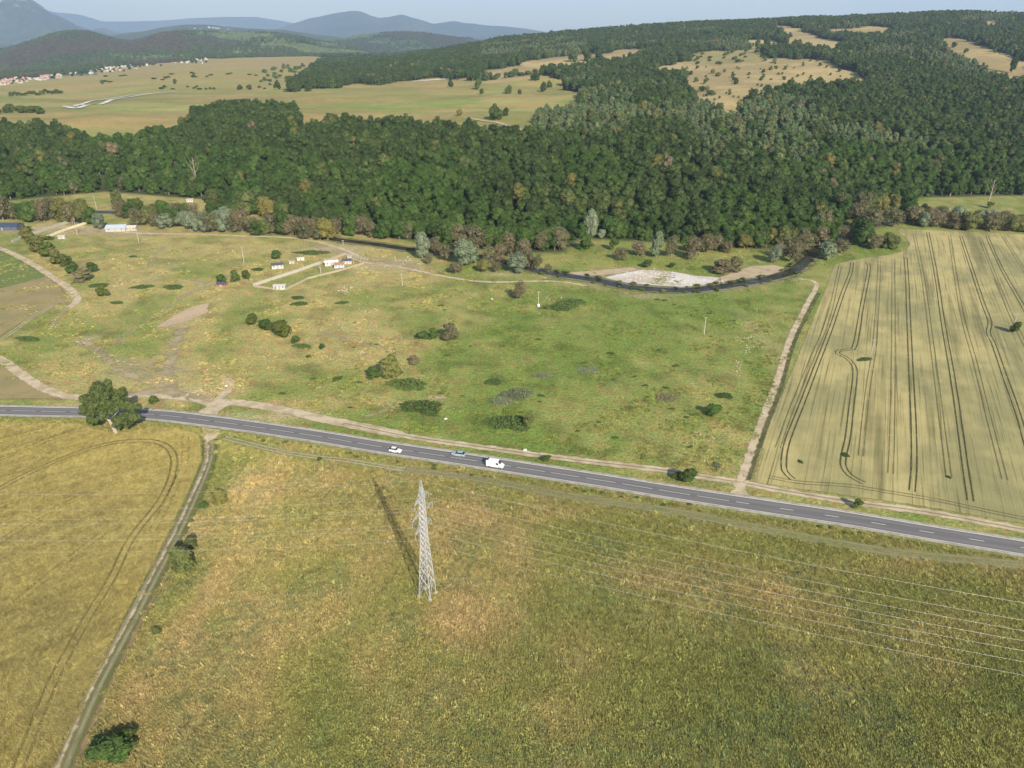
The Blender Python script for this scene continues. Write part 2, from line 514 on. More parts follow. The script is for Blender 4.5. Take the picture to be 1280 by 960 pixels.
def tone(x, y, z=None):
    """base colour of the bare / grassy ground at plan points"""
    x = np.asarray(x, float); y = np.asarray(y, float)
    n1 = fbm(x, y, 26, 1); n2 = fbm(x, y, 9, 2); n3 = fbm(x, y, 70, 3)
    # foreground
    st = fbm(x * 1.0 + y * 0.5, y * 0.35 - x * .2, 14, 8)
    b = sstep(0.42, 0.68, 0.45 * n1 + 0.25 * n2 + 0.3 * st)
    d = sstep(0.5, 0.7, fbm(x, y, 18, 9))
    m_t = sstep(0.38, 0.62, 0.5 * n1 + 0.3 * n2 + 0.2 * n3)
    m_g = np.zeros_like(x); m_r = np.zeros_like(x)
    bb = b * (0.50 + 0.1 * sstep(20, -60, x)); dd = d * 0.32; tt = m_t * (0.62 + 0.38 * sstep(20, -110, x)) + .28 * sstep(0, -120, x)
    wob = 0.7 + 0.9 * n2
    for cx, cy, ax, ay, k, s in _B:
        q = ((x - cx) / ax) ** 2 + ((y - cy) / ay) ** 2
        sel = q < 6
        if not sel.any(): continue
        g = np.where(sel, s * np.exp(-q * wob), 0)
        if k == 'b': bb = bb + .8 * g * (0.35 + 1.1 * st); dd = dd * (1 - g)
        elif k == 'd': dd = dd + g * (0.5 + n2); bb = bb * (1 - 0.7 * g)
        elif k == 'g': tt = tt * (1 - g)
        elif k == 't': tt = tt + g * (0.4 + 0.8 * n1)
        elif k == 'r': m_r = m_r + g * 1.3
    bb = np.clip(bb, 0, 1)[:, None]; dd = np.clip(dd, 0, 1)[:, None]; tt = np.clip(tt, 0, 1)[:, None]
    fore = GREEN_F * (1 - bb) + BROWN_F * bb
    fore = fore * (1 - dd) + DARK_F * dd
    mead = GREEN_M * (1 - tt) + TAN_M * tt
    mead = mead * (0.86 + 0.34 * fbm(x, y, 3.5, 33, 3))[:, None]
    mead = mead * (1 - 0.25 * sstep(.5, .75, fbm(x, y, 7, 31))[:, None])
    rr = np.clip(m_r * (0.2 + 1.2 * n2), 0, 1)[:, None]
    mead = mead * (1 - rr) + BARE_M * rr
    ry = road_y(x)
    far = sstep(-2, 2, y - ry)[:, None]
    c = fore * (1 - far) + mead * far
    # hills
    hill = sdist(x, y, FOOTPOLY)
    if z is None: z = Zt(x, y)
    px, py, dep = project(x, y, z)
    sel = hill > -5
    if sel.any():
        cl = clearing(px + (fbm(x, y, 45, 201, 3) - .5) * 26, py + (fbm(x, y, 45, 202, 3) - .5) * 11)
        hn = sstep(0.4, 0.62, fbm(x, y, 120, 12) * 0.6 + 0.4 * fbm(x * .4, y, 30, 13))[:, None]
        plat = PLAT * (1 - hn) + PLAT2 * hn
        pv = fbm(x * .35 + y * .1, y, 55, 91, 4)[:, None]
        plat = plat * (0.72 + 0.56 * pv) * np.where(pv > .56, np.array([.82, .98, .85]), 1.0)
        tanh = TANHILL * (0.85 + 0.3 * hn)
        far_l = sstep(1300, 1800, y)[:, None]
        plat = plat * (1 - far_l * 0.6) + (PLAT2 * .92) * far_l * 0.6
        plat = np.where(((px > 600) & (py > 112))[:, None], plat * 1.0, plat)
        hc = np.where((cl == 0)[:, None], WOOD, np.where((cl == 1)[:, None], plat, tanh))
        hc = np.where(((cl == 4)|(cl==6))[:, None], tanh * .5 + PLAT * .4, hc)
        hs = sstep(-4, 6, hill)[:, None]
        c = c * (1 - hs) + hc * hs
    fl = (y > 2600) & (px < 400)
    c = np.where(fl[:, None], np.where((px < 120)[:, None], np.array([.10, .12, .05]) * .6 + PLAT * .25, PLAT2 * .8 + PLAT * .1), c)
    return c

# ------------------------------------------------------------------ ground sheet
def build_ground():
    az = np.concatenate([np.linspace(-180, -50, 40, endpoint=False), np.linspace(-50, 50, 620), np.linspace(50, 180, 41)[1:]])
    az = np.radians(az)
    r = np.concatenate([[5, 20, 40, 60], np.geomspace(75, 5200, 520), np.geomspace(5600, 24500, 14)])
    A, R = np.meshgrid(az, r)
    X = R * np.sin(A); Y = R * np.cos(A)
    Z = Zt(X, Y)
    x = X.ravel(); y = Y.ravel(); z = Z.ravel()
    c = tone(x, y, z)
    nr, na = X.shape
    i = (np.arange(nr - 1)[:, None] * na + np.arange(na - 1)[None, :]).ravel()
    f = np.stack([i, i + 1, i + na + 1, i + na], 1)[:, ::-1]
    t = NT('grassy_ground')
    at = t.attr('tone').outputs['Color']
    n = t.noise(0.55, 6, 0.65); n2 = t.noise(0.09, 5, 0.6); n3 = t.noise(2.6, 3, 0.6)
    sp = t.noise(1.1, 5, 0.75)
    k = t.math('ADD', t.math('ADD', t.math('MULTIPLY_ADD', n, 0.9, 0.55), t.ramp(sp, .35, .65, -.28, .28)), t.math('MULTIPLY_ADD', n2, 0.5, -0.25))
    k = t.math('ADD', k, t.math('MULTIPLY_ADD', n3, 0.5, -0.25))
    warm = t.mix(t.ramp(t.noise(0.22, 5, 0.6), 0.45, 0.65), (0.92, 1.06, 0.95), (1.12, 0.95, 0.98))
    t.color(t.scalecol(t.mix(1.0, at, warm, 'MULTIPLY'), k))
    t.bump(t.math('ADD', t.math('MULTIPLY', n, 0.9), t.math('MULTIPLY', n2, 0.8)), 0.7, 0.7)
    me = mesh_np('ground', np.stack([x, y, z], 1), f, [t.m], True, attrs={'tone': c})
    tag(link('ground', me), 'grass and meadow plain rising into the hills', kind='structure')
build_ground()

# ------------------------------------------------------------------ sheets: ribbons and patches
def ribbon(name, mat, pxs, width, z, step=2.0, extra=0.8, nc=7, terrain=False, kind='structure', label=None, world=False, closed=False):
    if world: c = np.asarray(pxs, float)
    elif terrain: c = np.array([PT(*p)[:2] for p in pxs])
    else: c = np.array([P(*p)[:2] for p in pxs])
    c = catmull(c, step)
    t = np.gradient(c, axis=0)
    t /= np.linalg.norm(t, axis=1)[:, None] + 1e-9
    nrm = np.stack([-t[:, 1], t[:, 0]], 1)
    s = np.concatenate([[0], np.cumsum(np.linalg.norm(np.diff(c, axis=0), axis=1))])
    hw = width / 2 + extra
    off = np.linspace(-hw, hw, nc)
    V = c[:, None, :] + nrm[:, None, :] * off[None, :, None]
    X = V[..., 0].ravel(); Y = V[..., 1].ravel()
    Zv = (Zt(X, Y) + z) if terrain else np.full(X.shape, z)
    d = np.tile(off, len(c))
    ss = np.repeat(s, nc)
    L = s[-1]
    e = np.minimum(width / 2 - np.abs(d), np.minimum(ss, L - ss))
    i = (np.arange(len(c) - 1)[:, None] * nc + np.arange(nc - 1)[None, :]).ravel()
    f = np.stack([i, i + nc, i + nc + 1, i + 1], 1)[:, ::-1]
    me = mesh_np(name, np.stack([X, Y, Zv], 1), f, [mat], attrs={'d': d, 't': ss, 'e': e})
    o = link(name, me)
    return tag(o, label, kind=kind)

def patch(name, mat, poly, z, res=2.0, feather=2.0, terrain=False, kind='structure', label=None, extra_attr=None):
    if terrain: w = [PT(*p)[:2] for p in poly]
    else: w = [P(*p)[:2] for p in poly]
    w = np.array(w)
    x0, y0 = w.min(0) - feather - res; x1, y1 = w.max(0) + feather + res
    gx = np.arange(x0, x1 + res, res); gy = np.arange(y0, y1 + res, res)
    X, Y = np.meshgrid(gx, gy)
    sd = sdist(X.ravel(), Y.ravel(), w)
    ny, nx = X.shape
    i = (np.arange(ny - 1)[:, None] * nx + np.arange(nx - 1)[None, :]).ravel()
    f = np.stack([i, i + 1, i + nx + 1, i + nx], 1)
    keep = (sd[f] > -feather).any(1)
    f = f[keep]
    used = np.unique(f); mp = -np.ones(len(sd), int); mp[used] = np.arange(len(used))
    x = X.ravel()[used]; y = Y.ravel()[used]
    zz = (Zt(x, y) + z) if terrain else np.full(x.shape, z)
    at = {'e': sd[used]}
    me = mesh_np(name, np.stack([x, y, zz], 1), mp[f], [mat], attrs=at)
    return tag(link(name, me), label, kind=kind)

def edged(name, c, c2, nscale=0.35, amp=1.6, soft=0.7, maxa=1.0, fine=3.0, bias=0.0, bumpd=0.15):
    """surface whose rim breaks up into the grass around it"""
    t = NT(name)
    e = t.attr('e').outputs['Fac']
    n = t.noise(nscale, 4, 0.6)
    ee = t.math('ADD', e, t.math('MULTIPLY_ADD', n, amp * 2, -amp + bias))
    a = t.ramp(ee, -soft, soft, 0, maxa)
    t.alpha(a)
    m = t.noise(fine, 5, 0.65); m2 = t.noise(nscale * .7, 3)
    col = t.mix(t.ramp(m2, 0.4, 0.62), tuple(c), tuple(c2))
    t.color(t.scalecol(col, t.math('MULTIPLY_ADD', m, 0.7, 0.65)))
    t.bump(m, 0.5, bumpd)
    return t

M_DIRT = edged('dirt_track_surface', (0.47, 0.39, 0.265), (0.35, 0.28, 0.175), 0.32, 1.1, 0.35, 1.0).m
M_SANDY = edged('sandy_soil', (0.40, 0.32, 0.21), (0.34, 0.27, 0.17), 0.2, 2.0, 1.2, 1.0).m
M_SAND = edged('bare_sand', (0.42, 0.325, 0.21), (0.38, 0.29, 0.19), 0.15, 1.5, 0.6, 1.0, fine=0.8).m

def twin_rut(name, c, gap, wid, maxa, mid=0.0, namp=0.5):
    t = NT(name)
    d = t.attr('d').outputs['Fac']; e = t.attr('e').outputs['Fac']
    ad = t.math('ABSOLUTE', t.math('SUBTRACT', t.math('ABSOLUTE', d), gap / 2))
    n = t.noise(0.25, 4, 0.6)
    f = t.ramp(t.math('ADD', ad, t.math('MULTIPLY_ADD', n, namp, -namp * 0.5)), wid * 0.15, wid, 1.0, 0.0)
    f = t.math('MAXIMUM', f, t.ramp(t.math('ABSOLUTE', d), gap * 0.4, gap * 0.55, mid, 0.0))
    f = t.math('MULTIPLY', f, t.ramp(n, 0.25, 0.55, 0.5, 1.0))
    t.alpha(t.math('MULTIPLY', f, maxa))
    t.color(t.scalecol(tuple(c), t.math('MULTIPLY_ADD', t.noise(2.0, 4), 0.6, 0.7)))
    return t.m
M_RUT_PALE = twin_rut('pale_wheel_ruts', (0.44, 0.37, 0.26), 1.5, 0.42, 0.9, 0.12)
M_RUT_FAINT = twin_rut('faint_wheel_ruts', (0.36, 0.31, 0.21), 1.8, 0.8, 0.6, 0.1)
M_RUT_GRASS = twin_rut('worn_grass_ruts', (0.25, 0.235, 0.12), 2.4, 1.3, 0.75, 0.4)
M_RUT_DARK = twin_rut('shaded_tramline', (0.058, 0.058, 0.024), 1.6, 0.40, 0.88, 0.0, 0.6)  # shade down in the crop gaps painted in together with the dark soil
M_RUT_DARKTHIN = twin_rut('thin_shaded_tramline', (0.07, 0.07, 0.028), 1.5, 0.34, 0.55, 0.0, 0.6)  # fainter lines, crop-gap shade and soil again mixed into the colour
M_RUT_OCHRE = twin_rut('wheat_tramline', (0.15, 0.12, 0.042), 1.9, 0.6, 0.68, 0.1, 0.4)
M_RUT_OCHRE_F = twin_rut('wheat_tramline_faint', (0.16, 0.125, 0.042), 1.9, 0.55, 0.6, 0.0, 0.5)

# --- wheat fields
ROT = math.radians(25.3)   # drill rows of the right field
def wheat(name, ca, cb, cc, rot, amp=1.2, row=0.30):
    t = NT(name)
    e = t.attr('e').outputs['Fac']
    t.alpha(t.ramp(t.math('ADD', e, t.math('MULTIPLY_ADD', t.noise(0.4, 4), 2.0, -1.0)), -0.4, 0.5))
    p = t.pos()
    r = t.mapping(p, (1, 1, 1), (0, 0, rot))
    s1 = t.noise(1.0, 5, 0.7, t.mapping(r, (1.25, 0.012, 1)))
    s2 = t.noise(1.0, 3, 0.6, t.mapping(r, (0.12, 0.006, 1)))
    big = t.noise(1.0, 6, 0.62, t.mapping(r, (0.030, 0.014, 1)))
    mid = t.noise(0.12, 5, 0.6); fine = t.noise(2.4, 4, 0.65)
    col = t.mix(t.ramp(big, 0.40, 0.60), tuple(ca), tuple(cb))
    col = t.mix(t.math('MULTIPLY', t.ramp(s1, 0.50, 0.70), row * 2), col, tuple(cc))
    col = t.mix(t.math('MULTIPLY', t.ramp(s2, 0.52, 0.68), row * 1.2), col, tuple(cc))
    k = t.math('ADD', t.math('MULTIPLY_ADD', fine, 0.7, 0.65), t.math('MULTIPLY_ADD', mid, 0.5, -0.25))
    t.color(t.scalecol(col, k))
    t.bump(t.math('ADD', t.math('MULTIPLY', fine, 0.5), t.math('MULTIPLY', s1, 0.5)), 0.7, 0.5)
    return t.m
M_WHEAT_R = wheat('pale_wheat', (0.395, 0.335, 0.145), (0.255, 0.235, 0.105), (0.135, 0.125, 0.052), ROT, row=.55)
M_WHEAT_L = wheat('golden_wheat', (0.385, 0.312, 0.098), (0.34, 0.285, 0.092), (0.25, 0.22, 0.078), math.radians(-38), row=0.15)

WR = [(940, 603), (950, 575), (957, 540), (988, 467), (1015, 402), (1032, 361), (1043, 330), (1081, 322), (1108, 319), (1124, 315.5), (1134, 310.5), (1137.5, 305), (1134, 299), (1127, 293), (1121, 288.5), (1124, 286), (1149, 287), (1280, 293), (1500, 302), (1900, 325),
      (1900, 760), (1280, 655), (1161, 634), (1069, 621), (977, 608)]
patch('wheat_field', M_WHEAT_R, WR, 0.02, 3.0, 2.0, label='pale green-gold wheat field right of the meadow')
WL = [(-700, 527), (0, 527), (100, 529), (125, 538), (160, 540), (190, 533), (225, 535), (250, 543), (253, 575), (233, 620), (198, 690), (162, 760), (112, 870), (70, 960), (20, 1060), (-300, 1300), (-700, 900)]
patch('wheat_field', M_WHEAT_L, WL, 0.02, 2.0, 1.5, label='golden wheat field at the left below the road')
t_ = edged('mown_green', (0.115, 0.155, 0.04), (0.13, 0.165, 0.045), .3, 1.0, .8)
patch('hay_field', t_.m, [(-300, 330), (-100, 312), (0, 314), (30, 328), (58, 345), (0, 360), (-300, 395)], 0.02, 3, 2, label='green strip field inside the bend of the dirt road')
t_ = edged('stubble', (0.27, 0.215, 0.10), (0.22, 0.19, 0.085), .12, 1.5, 1.0)
patch('stubble_field', t_.m, [(-300, 395), (0, 360), (58, 346), (76, 358), (84, 372), (64, 386), (30, 402), (0, 420), (-300, 520)], 0.022, 3, 2, label='tan stubble field inside the bend of the dirt road')
patch('stubble_field', t_.m, [(-400, 500), (-100, 470), (0, 455), (30, 472), (60, 488), (90, 499), (0, 499), (-300, 502)], 0.022, 3, 2, label='tan stubble strip between dirt road and asphalt road')

# --- bare patches and gravel
patch('sand_patch', M_SAND, [(262, 378), (259, 391), (235, 401), (201, 410), (193, 409), (212, 398), (235, 384.5)], 0.03, 1.5, 2, label='bare tan sand patch in the meadow')
t_ = edged('river_gravel', (0.52, 0.49, 0.44), (0.42, 0.36, 0.29), 0.08, 2.0, 1.0, fine=0.9)
patch('gravel_bank', t_.m, [(755, 347), (784, 340), (804, 337), (837, 338.6), (870, 345), (902, 347), (893, 352), (883, 356.6), (850, 359), (824, 357), (797, 355), (775, 352)], 0.05, 2, 3, label='white gravel bank on the far side of the river')
patch('gravel_bank', M_SANDY, [(705, 341), (740, 338), (790, 334), (800, 337), (770, 343), (730, 345)], 0.045, 2, 3, label='thin sandy bank beside the white gravel bank')
patch('gravel_bank', M_SANDY, [(900, 346), (940, 332), (970, 331), (985, 336), (960, 344), (925, 350), (900, 353)], 0.045, 2, 3, label='grassy sand bank inside the river bend')
# --- water
t_ = NT('river_water')
t_.color(t_.mix(t_.ramp(t_.noise(0.15, 4), 0.45, 0.7), (0.026, 0.026, 0.018), (0.060, 0.056, 0.038)))
t_.bs.inputs['Roughness'].default_value = 0.2
t_.bs.inputs['IOR'].default_value = 1.33
t_.bs.inputs['Specular IOR Level'].default_value = 0.10
t_.bump(t_.noise(1.2, 4), 0.35, 0.12)
RIV = [(-500, 262), (-60, 265), (150, 266), (300, 282), (400, 295), (421, 299.5), (470, 305.5), (512, 311.5), (570, 317), (611, 322), (646, 332), (674, 339), (709, 344.5), (752, 351.5), (787, 359), (850, 362.8),
       (889, 360), (929, 354), (961, 348), (988, 340), (1004, 329), (1013, 319), (1030, 306), (1060, 292), (1100, 280), (1150, 274), (1280, 272), (1700, 270)]
ribbon('river', t_.m, RIV, 7.4, 0.06, 3.0, 0.0, 5, label='dark shallow river winding below the forest')
t_ = edged('river_bank_soil', (0.20, 0.18, 0.10), (0.13, 0.14, 0.055), 0.12, 3.0, 1.5, .9)
ribbon('river_bank', t_.m, RIV, 13, 0.04, 3.0, 2.0, 9, label='muddy margin along the river')

# --- tracks
SERV = [(268, 501), (302, 504), (353, 512), (400, 523), (430, 529), (505, 544.5), (560, 553), (625, 562), (716, 574.5), (822, 586.5), (877, 595.6), (925, 603), (977, 613), (1069, 628), (1161, 640.5), (1280, 662), (1400, 683), (1700, 735)]
ribbon('dirt_track', M_DIRT, SERV[:6], 5.0, 0.05, 1.5, 1.2, 9, label='wide pale dirt track leaving the road junction')
ribbon('dirt_track', M_DIRT, SERV[4:], 3.3, 0.052, 1.5, 1.0, 9, label='pale dirt track running beside the road')
M_TRACKMID = twin_rut('grassy_track_middle', (0.19, 0.18, 0.085), 0.0, 0.4, 0.6)
ribbon('track_middle', M_TRACKMID, SERV[4:], 1.0, 0.056, 1.5, 0.3, 5, label='grassy strip in the middle of the roadside track')
FT = [(925, 603), (946.6, 541), (970.6, 477.5), (988, 422.5), (1008.5, 381), (1019, 362), (1020.5, 355), (1012, 350), (998, 348.6), (960, 354), (900, 362)]
ribbon('dirt_track', M_DIRT, FT[:9], 2.6, 0.054, 1.5, 0.8, 9, label='narrow dirt track between meadow and wheat field')
t_ = edged('ditch_soil', (0.07, 0.075, 0.03), (0.12, 0.11, 0.05), 0.3, .5, .4, .9)
ribbon('ditch', t_.m, [(934, 600), (952, 548), (976, 482), (993, 427), (1013, 386), (1024, 366)], 1.6, 0.04, 1.5, 0.6, 5, label='dark ditch at the edge of the wheat field')
ribbon('dirt_track', M_DIRT, [(-60, 298), (0, 311), (33.6, 326), (67, 347), (87, 361), (96, 372), (93, 380), (84, 385.5)], 4.2, 0.05, 2, 1.2, 9, label='pale dirt road bending round the stubble field')
ribbon('dirt_track', M_RUT_FAINT, [(84, 384), (74, 395), (67, 404), (60, 412)], 4, 0.052, 1.5, 1, 9, label='short worn spur off the bend')
ribbon('dirt_track', M_RUT_PALE, [(-60, 452), (0, 425), (33, 402), (67, 382), (88, 372)], 3.0, 0.048, 2, 1, 9, label='faint track on the lower side of the stubble field')
ribbon('dirt_track', M_DIRT, [(-60, 418), (0, 449), (27, 468), (54, 485), (94, 496.5), (180, 494), (245, 499), (268, 501)], 4.2, 0.047, 2, 1.2, 9, label='dirt road curving down to the big tree')
ribbon('dirt_track', M_DIRT, [(266, 504), (277, 495), (286, 487), (288, 480), (283, 474), (275, 471)], 3.4, 0.058, 1.0, 1, 9, label='short looping track above the junction')
patch('gravel_apron', M_DIRT, [(232, 497), (263, 502), (275, 498), (285, 499), (296, 504), (283, 508), (272, 516), (274, 519), (249, 519), (248, 514), (259, 508), (240, 502)], 0.06, 0.7, 1.5, label='gravel apron where the tracks meet the road')
patch('gravel_apron', M_DIRT, [(252, 534), (276, 538), (271, 547), (262, 552), (257, 560), (255, 546)], 0.06, 0.7, 1.5, label='gravel apron below the road at the field track')
patch('gravel_apron', M_DIRT, [(914, 601), (935, 604), (932, 613), (938, 620), (912, 616), (919, 610)], 0.06, 0.7, 1.2, label='gravel apron joining the meadow track to the road')
ribbon('dirt_track', M_DIRT, [(260, 556), (258, 578), (243, 613), (218, 666), (184, 731), (158, 781), (117, 856), (92, 911), (69, 966), (36, 1040)], 0.55, 0.056, 1.5, 0.7, 7, label='bright worn rut on the wheat side of the field track')
ribbon('bare_strip', edged('dry_strip', (.26, .18, .10), (.22, .17, .085), .5, .9, .5, .85).m, [(272, 612), (250, 640), (212, 712), (180, 770), (142, 850), (116, 905), (92, 965)], 1.1, 0.042, 1.5, 1.0, 7, label='reddish dry strip along the field track')
ribbon('dirt_track', M_RUT_FAINT, [(262, 548), (260, 575), (246, 611), (221, 665), (187, 730), (161, 780), (121, 855), (96, 910), (73, 965), (40, 1040)], 2.4, 0.05, 1.5, 0.8, 11, label='twin-rut track along the golden wheat field')
t_ = edged('track_verge', (0.13, 0.14, 0.038), (0.11, 0.125, 0.032), 0.4, 1.0, .8, .9)
ribbon('grass_verge', t_.m, [(262, 550), (261, 575), (248, 613), (223, 667), (189, 732), (163, 782), (123, 857), (98, 912), (75, 967)], 4.5, 0.035, 1.5, 1.0, 7, label='green verge of the field track')
OT = [(280, 547), (350, 564), (400, 572), (430, 575), (505, 587), (583, 596), (650, 608), (716, 621), (850, 641), (977, 666), (1115, 690), (1280, 707), (1500, 735)]
ribbon('dirt_track', M_RUT_PALE, OT[:6], 3.0, 0.05, 1.5, 1, 11, label='pale twin-rut track in the grass below the road')
ribbon('dirt_track', M_RUT_GRASS, OT[4:], 5.0, 0.052, 1.5, 1, 13, label='worn grassy track fading out to the right')
ribbon('dirt_track', M_DIRT, [(440, 322), (456, 328), (505, 335), (558, 346), (611, 352.5), (688, 351.5), (734, 357)], 2.6, 0.05, 2, 1.2, 9, label='sandy path following the near bank of the river')
ribbon('dirt_track', M_RUT_FAINT, [(734, 357), (783, 369), (850, 368.5), (900, 363), (960, 355), (998, 349)], 3, 0.05, 2, 1, 9, label='faint path on the near bank below the gravel')
for q in ([(100, 425), (150, 448), (200, 456), (225, 463)], [(195, 470), (160, 458), (130, 447)], [(250, 500), (215, 487), (175, 470)], [(145, 432), (155, 420), (185, 400), (215, 380), (232, 368)],
          [(232, 368), (260, 358), (285, 352)], [(188, 335), (190, 322), (205, 308)]):
    ribbon('dirt_track', M_RUT_FAINT, q, 3.0, 0.045, 2, 1, 9, label='faint wheel ruts crossing the meadow')
ribbon('dirt_track', M_RUT_FAINT, [(400, 545 - 130), (440, 425), (500, 440)], 2.0, 0.045, 2, 1, 7, label='faint wheel ruts crossing the meadow')
ribbon('dirt_track', M_DIRT, [(35, 285), (110, 284), (165, 291), (260, 293), (300, 295), (360, 297), (400, 303), (430, 312), (452, 322)], 3.5, 0.046, 2, 1.2, 7, label='sandy track passing the sheds by the river')

M_WORN = edged('worn_soil', (0.41, 0.335, 0.215), (0.31, 0.26, 0.14), 0.20, 6.5, 1.3, .78, bias=-1.2).m
ribbon('worn_path', M_WORN, [(275, 471), (250, 466), (222, 462), (190, 459), (165, 457)], 3.0, 0.051, 1.5, 1.5, 9, label='patchy worn path running left from the looping track')
ribbon('worn_path', M_WORN, [(246, 500), (215, 488), (190, 479), (165, 470), (142, 455), (122, 437), (103, 426)], 5.0, 0.049, 1.5, 2.5, 9, label='patchy bare path climbing left behind the big tree')
ribbon('worn_path', M_WORN, [(98, 496), (140, 492), (185, 490), (225, 492), (262, 502)], 6.0, 0.0495, 1.5, 2.5, 9, label='broad bare strip behind the big tree')
ribbon('worn_path', M_WORN, [(212, 492), (209, 470), (214, 445), (222, 425), (228, 405)], 7.0, 0.043, 2, 3.0, 9, label='dry bare strip rising toward the sand patch')
ribbon('worn_path', M_WORN, [(440, 322), (470, 325), (505, 330), (520, 340)], 9.0, 0.044, 2, 3.5, 9, label='sandy ground by the river path near the willows')
ribbon('worn_path', M_WORN, [(390, 306), (420, 314), (450, 322)], 9.0, 0.043, 2, 3.5, 9, label='sandy ground above the yard')
ribbon('worn_path', M_WORN, [(455, 522), (500, 508), (530, 499), (552, 487 + 10)], 2.6, 0.044, 2, 1.5, 9, label='bare earth streak between the weed patches')
ribbon('worn_path', M_WORN, [(240, 350), (262, 357), (290, 352), (320, 345)], 4.0, 0.043, 2, 2.5, 9, label='bare ground around the small brown hut')
ribbon('worn_path', M_WORN, [(20, 288), (90, 288), (150, 293), (220, 292)], 8.0, 0.042, 2, 3.5, 9, label='bare yard ground by the barn and sheds')

# --- tramlines
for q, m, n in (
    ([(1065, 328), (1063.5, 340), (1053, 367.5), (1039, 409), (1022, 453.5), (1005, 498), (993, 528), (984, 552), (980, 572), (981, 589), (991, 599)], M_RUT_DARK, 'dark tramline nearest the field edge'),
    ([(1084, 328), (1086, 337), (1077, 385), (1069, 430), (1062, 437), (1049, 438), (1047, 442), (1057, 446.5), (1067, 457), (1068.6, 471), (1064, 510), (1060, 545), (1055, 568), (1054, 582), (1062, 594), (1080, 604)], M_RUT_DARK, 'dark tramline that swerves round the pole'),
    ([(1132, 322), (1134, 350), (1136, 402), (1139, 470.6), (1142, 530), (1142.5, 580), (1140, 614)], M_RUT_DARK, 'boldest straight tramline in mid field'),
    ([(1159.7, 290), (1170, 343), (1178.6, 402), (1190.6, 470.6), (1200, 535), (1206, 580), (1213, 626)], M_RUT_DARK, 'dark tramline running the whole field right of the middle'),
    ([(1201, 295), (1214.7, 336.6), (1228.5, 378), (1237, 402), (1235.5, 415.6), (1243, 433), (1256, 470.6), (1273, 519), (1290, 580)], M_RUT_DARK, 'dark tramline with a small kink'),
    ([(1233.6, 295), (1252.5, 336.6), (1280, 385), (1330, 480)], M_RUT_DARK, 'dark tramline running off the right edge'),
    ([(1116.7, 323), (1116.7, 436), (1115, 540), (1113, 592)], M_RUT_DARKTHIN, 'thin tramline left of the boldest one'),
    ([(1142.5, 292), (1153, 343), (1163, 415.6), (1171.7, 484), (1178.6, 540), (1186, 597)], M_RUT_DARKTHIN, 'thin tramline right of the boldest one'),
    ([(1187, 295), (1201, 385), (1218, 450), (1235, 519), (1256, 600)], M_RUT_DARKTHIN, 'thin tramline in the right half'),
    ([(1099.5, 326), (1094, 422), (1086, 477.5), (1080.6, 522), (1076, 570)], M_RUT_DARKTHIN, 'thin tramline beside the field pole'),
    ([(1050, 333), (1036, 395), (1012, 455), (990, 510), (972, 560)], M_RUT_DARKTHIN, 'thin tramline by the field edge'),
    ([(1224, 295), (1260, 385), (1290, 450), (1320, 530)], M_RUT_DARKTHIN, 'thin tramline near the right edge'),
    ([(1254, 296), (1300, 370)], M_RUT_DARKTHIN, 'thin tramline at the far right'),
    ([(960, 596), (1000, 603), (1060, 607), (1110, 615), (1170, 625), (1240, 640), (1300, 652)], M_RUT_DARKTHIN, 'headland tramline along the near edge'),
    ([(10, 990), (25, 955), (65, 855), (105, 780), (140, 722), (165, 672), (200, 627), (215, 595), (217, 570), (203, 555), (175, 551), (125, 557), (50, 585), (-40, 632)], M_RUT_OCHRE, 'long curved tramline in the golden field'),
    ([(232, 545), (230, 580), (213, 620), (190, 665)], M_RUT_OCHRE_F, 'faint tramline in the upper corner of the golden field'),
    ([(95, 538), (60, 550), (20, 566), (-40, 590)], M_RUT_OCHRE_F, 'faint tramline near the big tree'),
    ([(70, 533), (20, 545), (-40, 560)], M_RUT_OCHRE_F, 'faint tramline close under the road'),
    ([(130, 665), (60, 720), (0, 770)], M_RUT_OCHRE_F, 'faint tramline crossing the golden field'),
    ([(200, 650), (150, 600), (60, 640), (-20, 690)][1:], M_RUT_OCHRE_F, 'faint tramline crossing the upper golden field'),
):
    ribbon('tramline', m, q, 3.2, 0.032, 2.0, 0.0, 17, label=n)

# --- road
t_ = NT('asphalt')
d_ = t_.attr('d').outputs['Fac']
wear = t_.ramp(t_.math('ABSOLUTE', t_.math('SUBTRACT', t_.math('ABSOLUTE', d_), 1.65)), 0.3, 1.1, 0.0, 1.0)
lng = t_.n('ShaderNodeCombineXYZ'); t_.l(t_.math('MULTIPLY', t_.attr('t').outputs['Fac'], 0.03), lng.inputs[0]); t_.l(t_.math('MULTIPLY', d_, 1.4), lng.inputs[1])
st_ = t_.noise(1.0, 4, .6, lng.outputs[0])
c_ = t_.mix(t_.math('MULTIPLY', wear, 0.8), (0.160, 0.153, 0.148), (0.128, 0.122, 0.120))
c_ = t_.mix(t_.ramp(st_, 0.5, 0.66, 0, .6), c_, (0.10, 0.095, 0.10))
t_.color(t_.scalecol(c_, t_.math('MULTIPLY_ADD', t_.noise(5, 3), 0.3, 0.85)))
M_ASPH = t_.m
ROADW = [P(x, y)[:2] for x, y in ROADPX]
t_ = edged('gravel_shoulder', (0.36, 0.33, 0.27), (0.27, 0.245, 0.175), 0.6, 0.35, 0.25, 1.0)
ribbon('road_shoulder', t_.m, ROADW, 8.9, 0.064, 2, 0.5, 11, world=True, label='pale gravel shoulder of the road')
ribbon('road', M_ASPH, ROADW, 6.7, 0.075, 2, 0.0, 9, world=True, label='two-lane asphalt road crossing the plain')
M_PAINT = plain('road_paint', (0.60, 0.60, 0.56), 0.7, var=.12, scale=2)
RC = catmull(ROADW, 1.0)
RT = np.gradient(RC, axis=0); RT /= np.linalg.norm(RT, axis=1)[:, None]
RN = np.stack([-RT[:, 1], RT[:, 0]], 1)
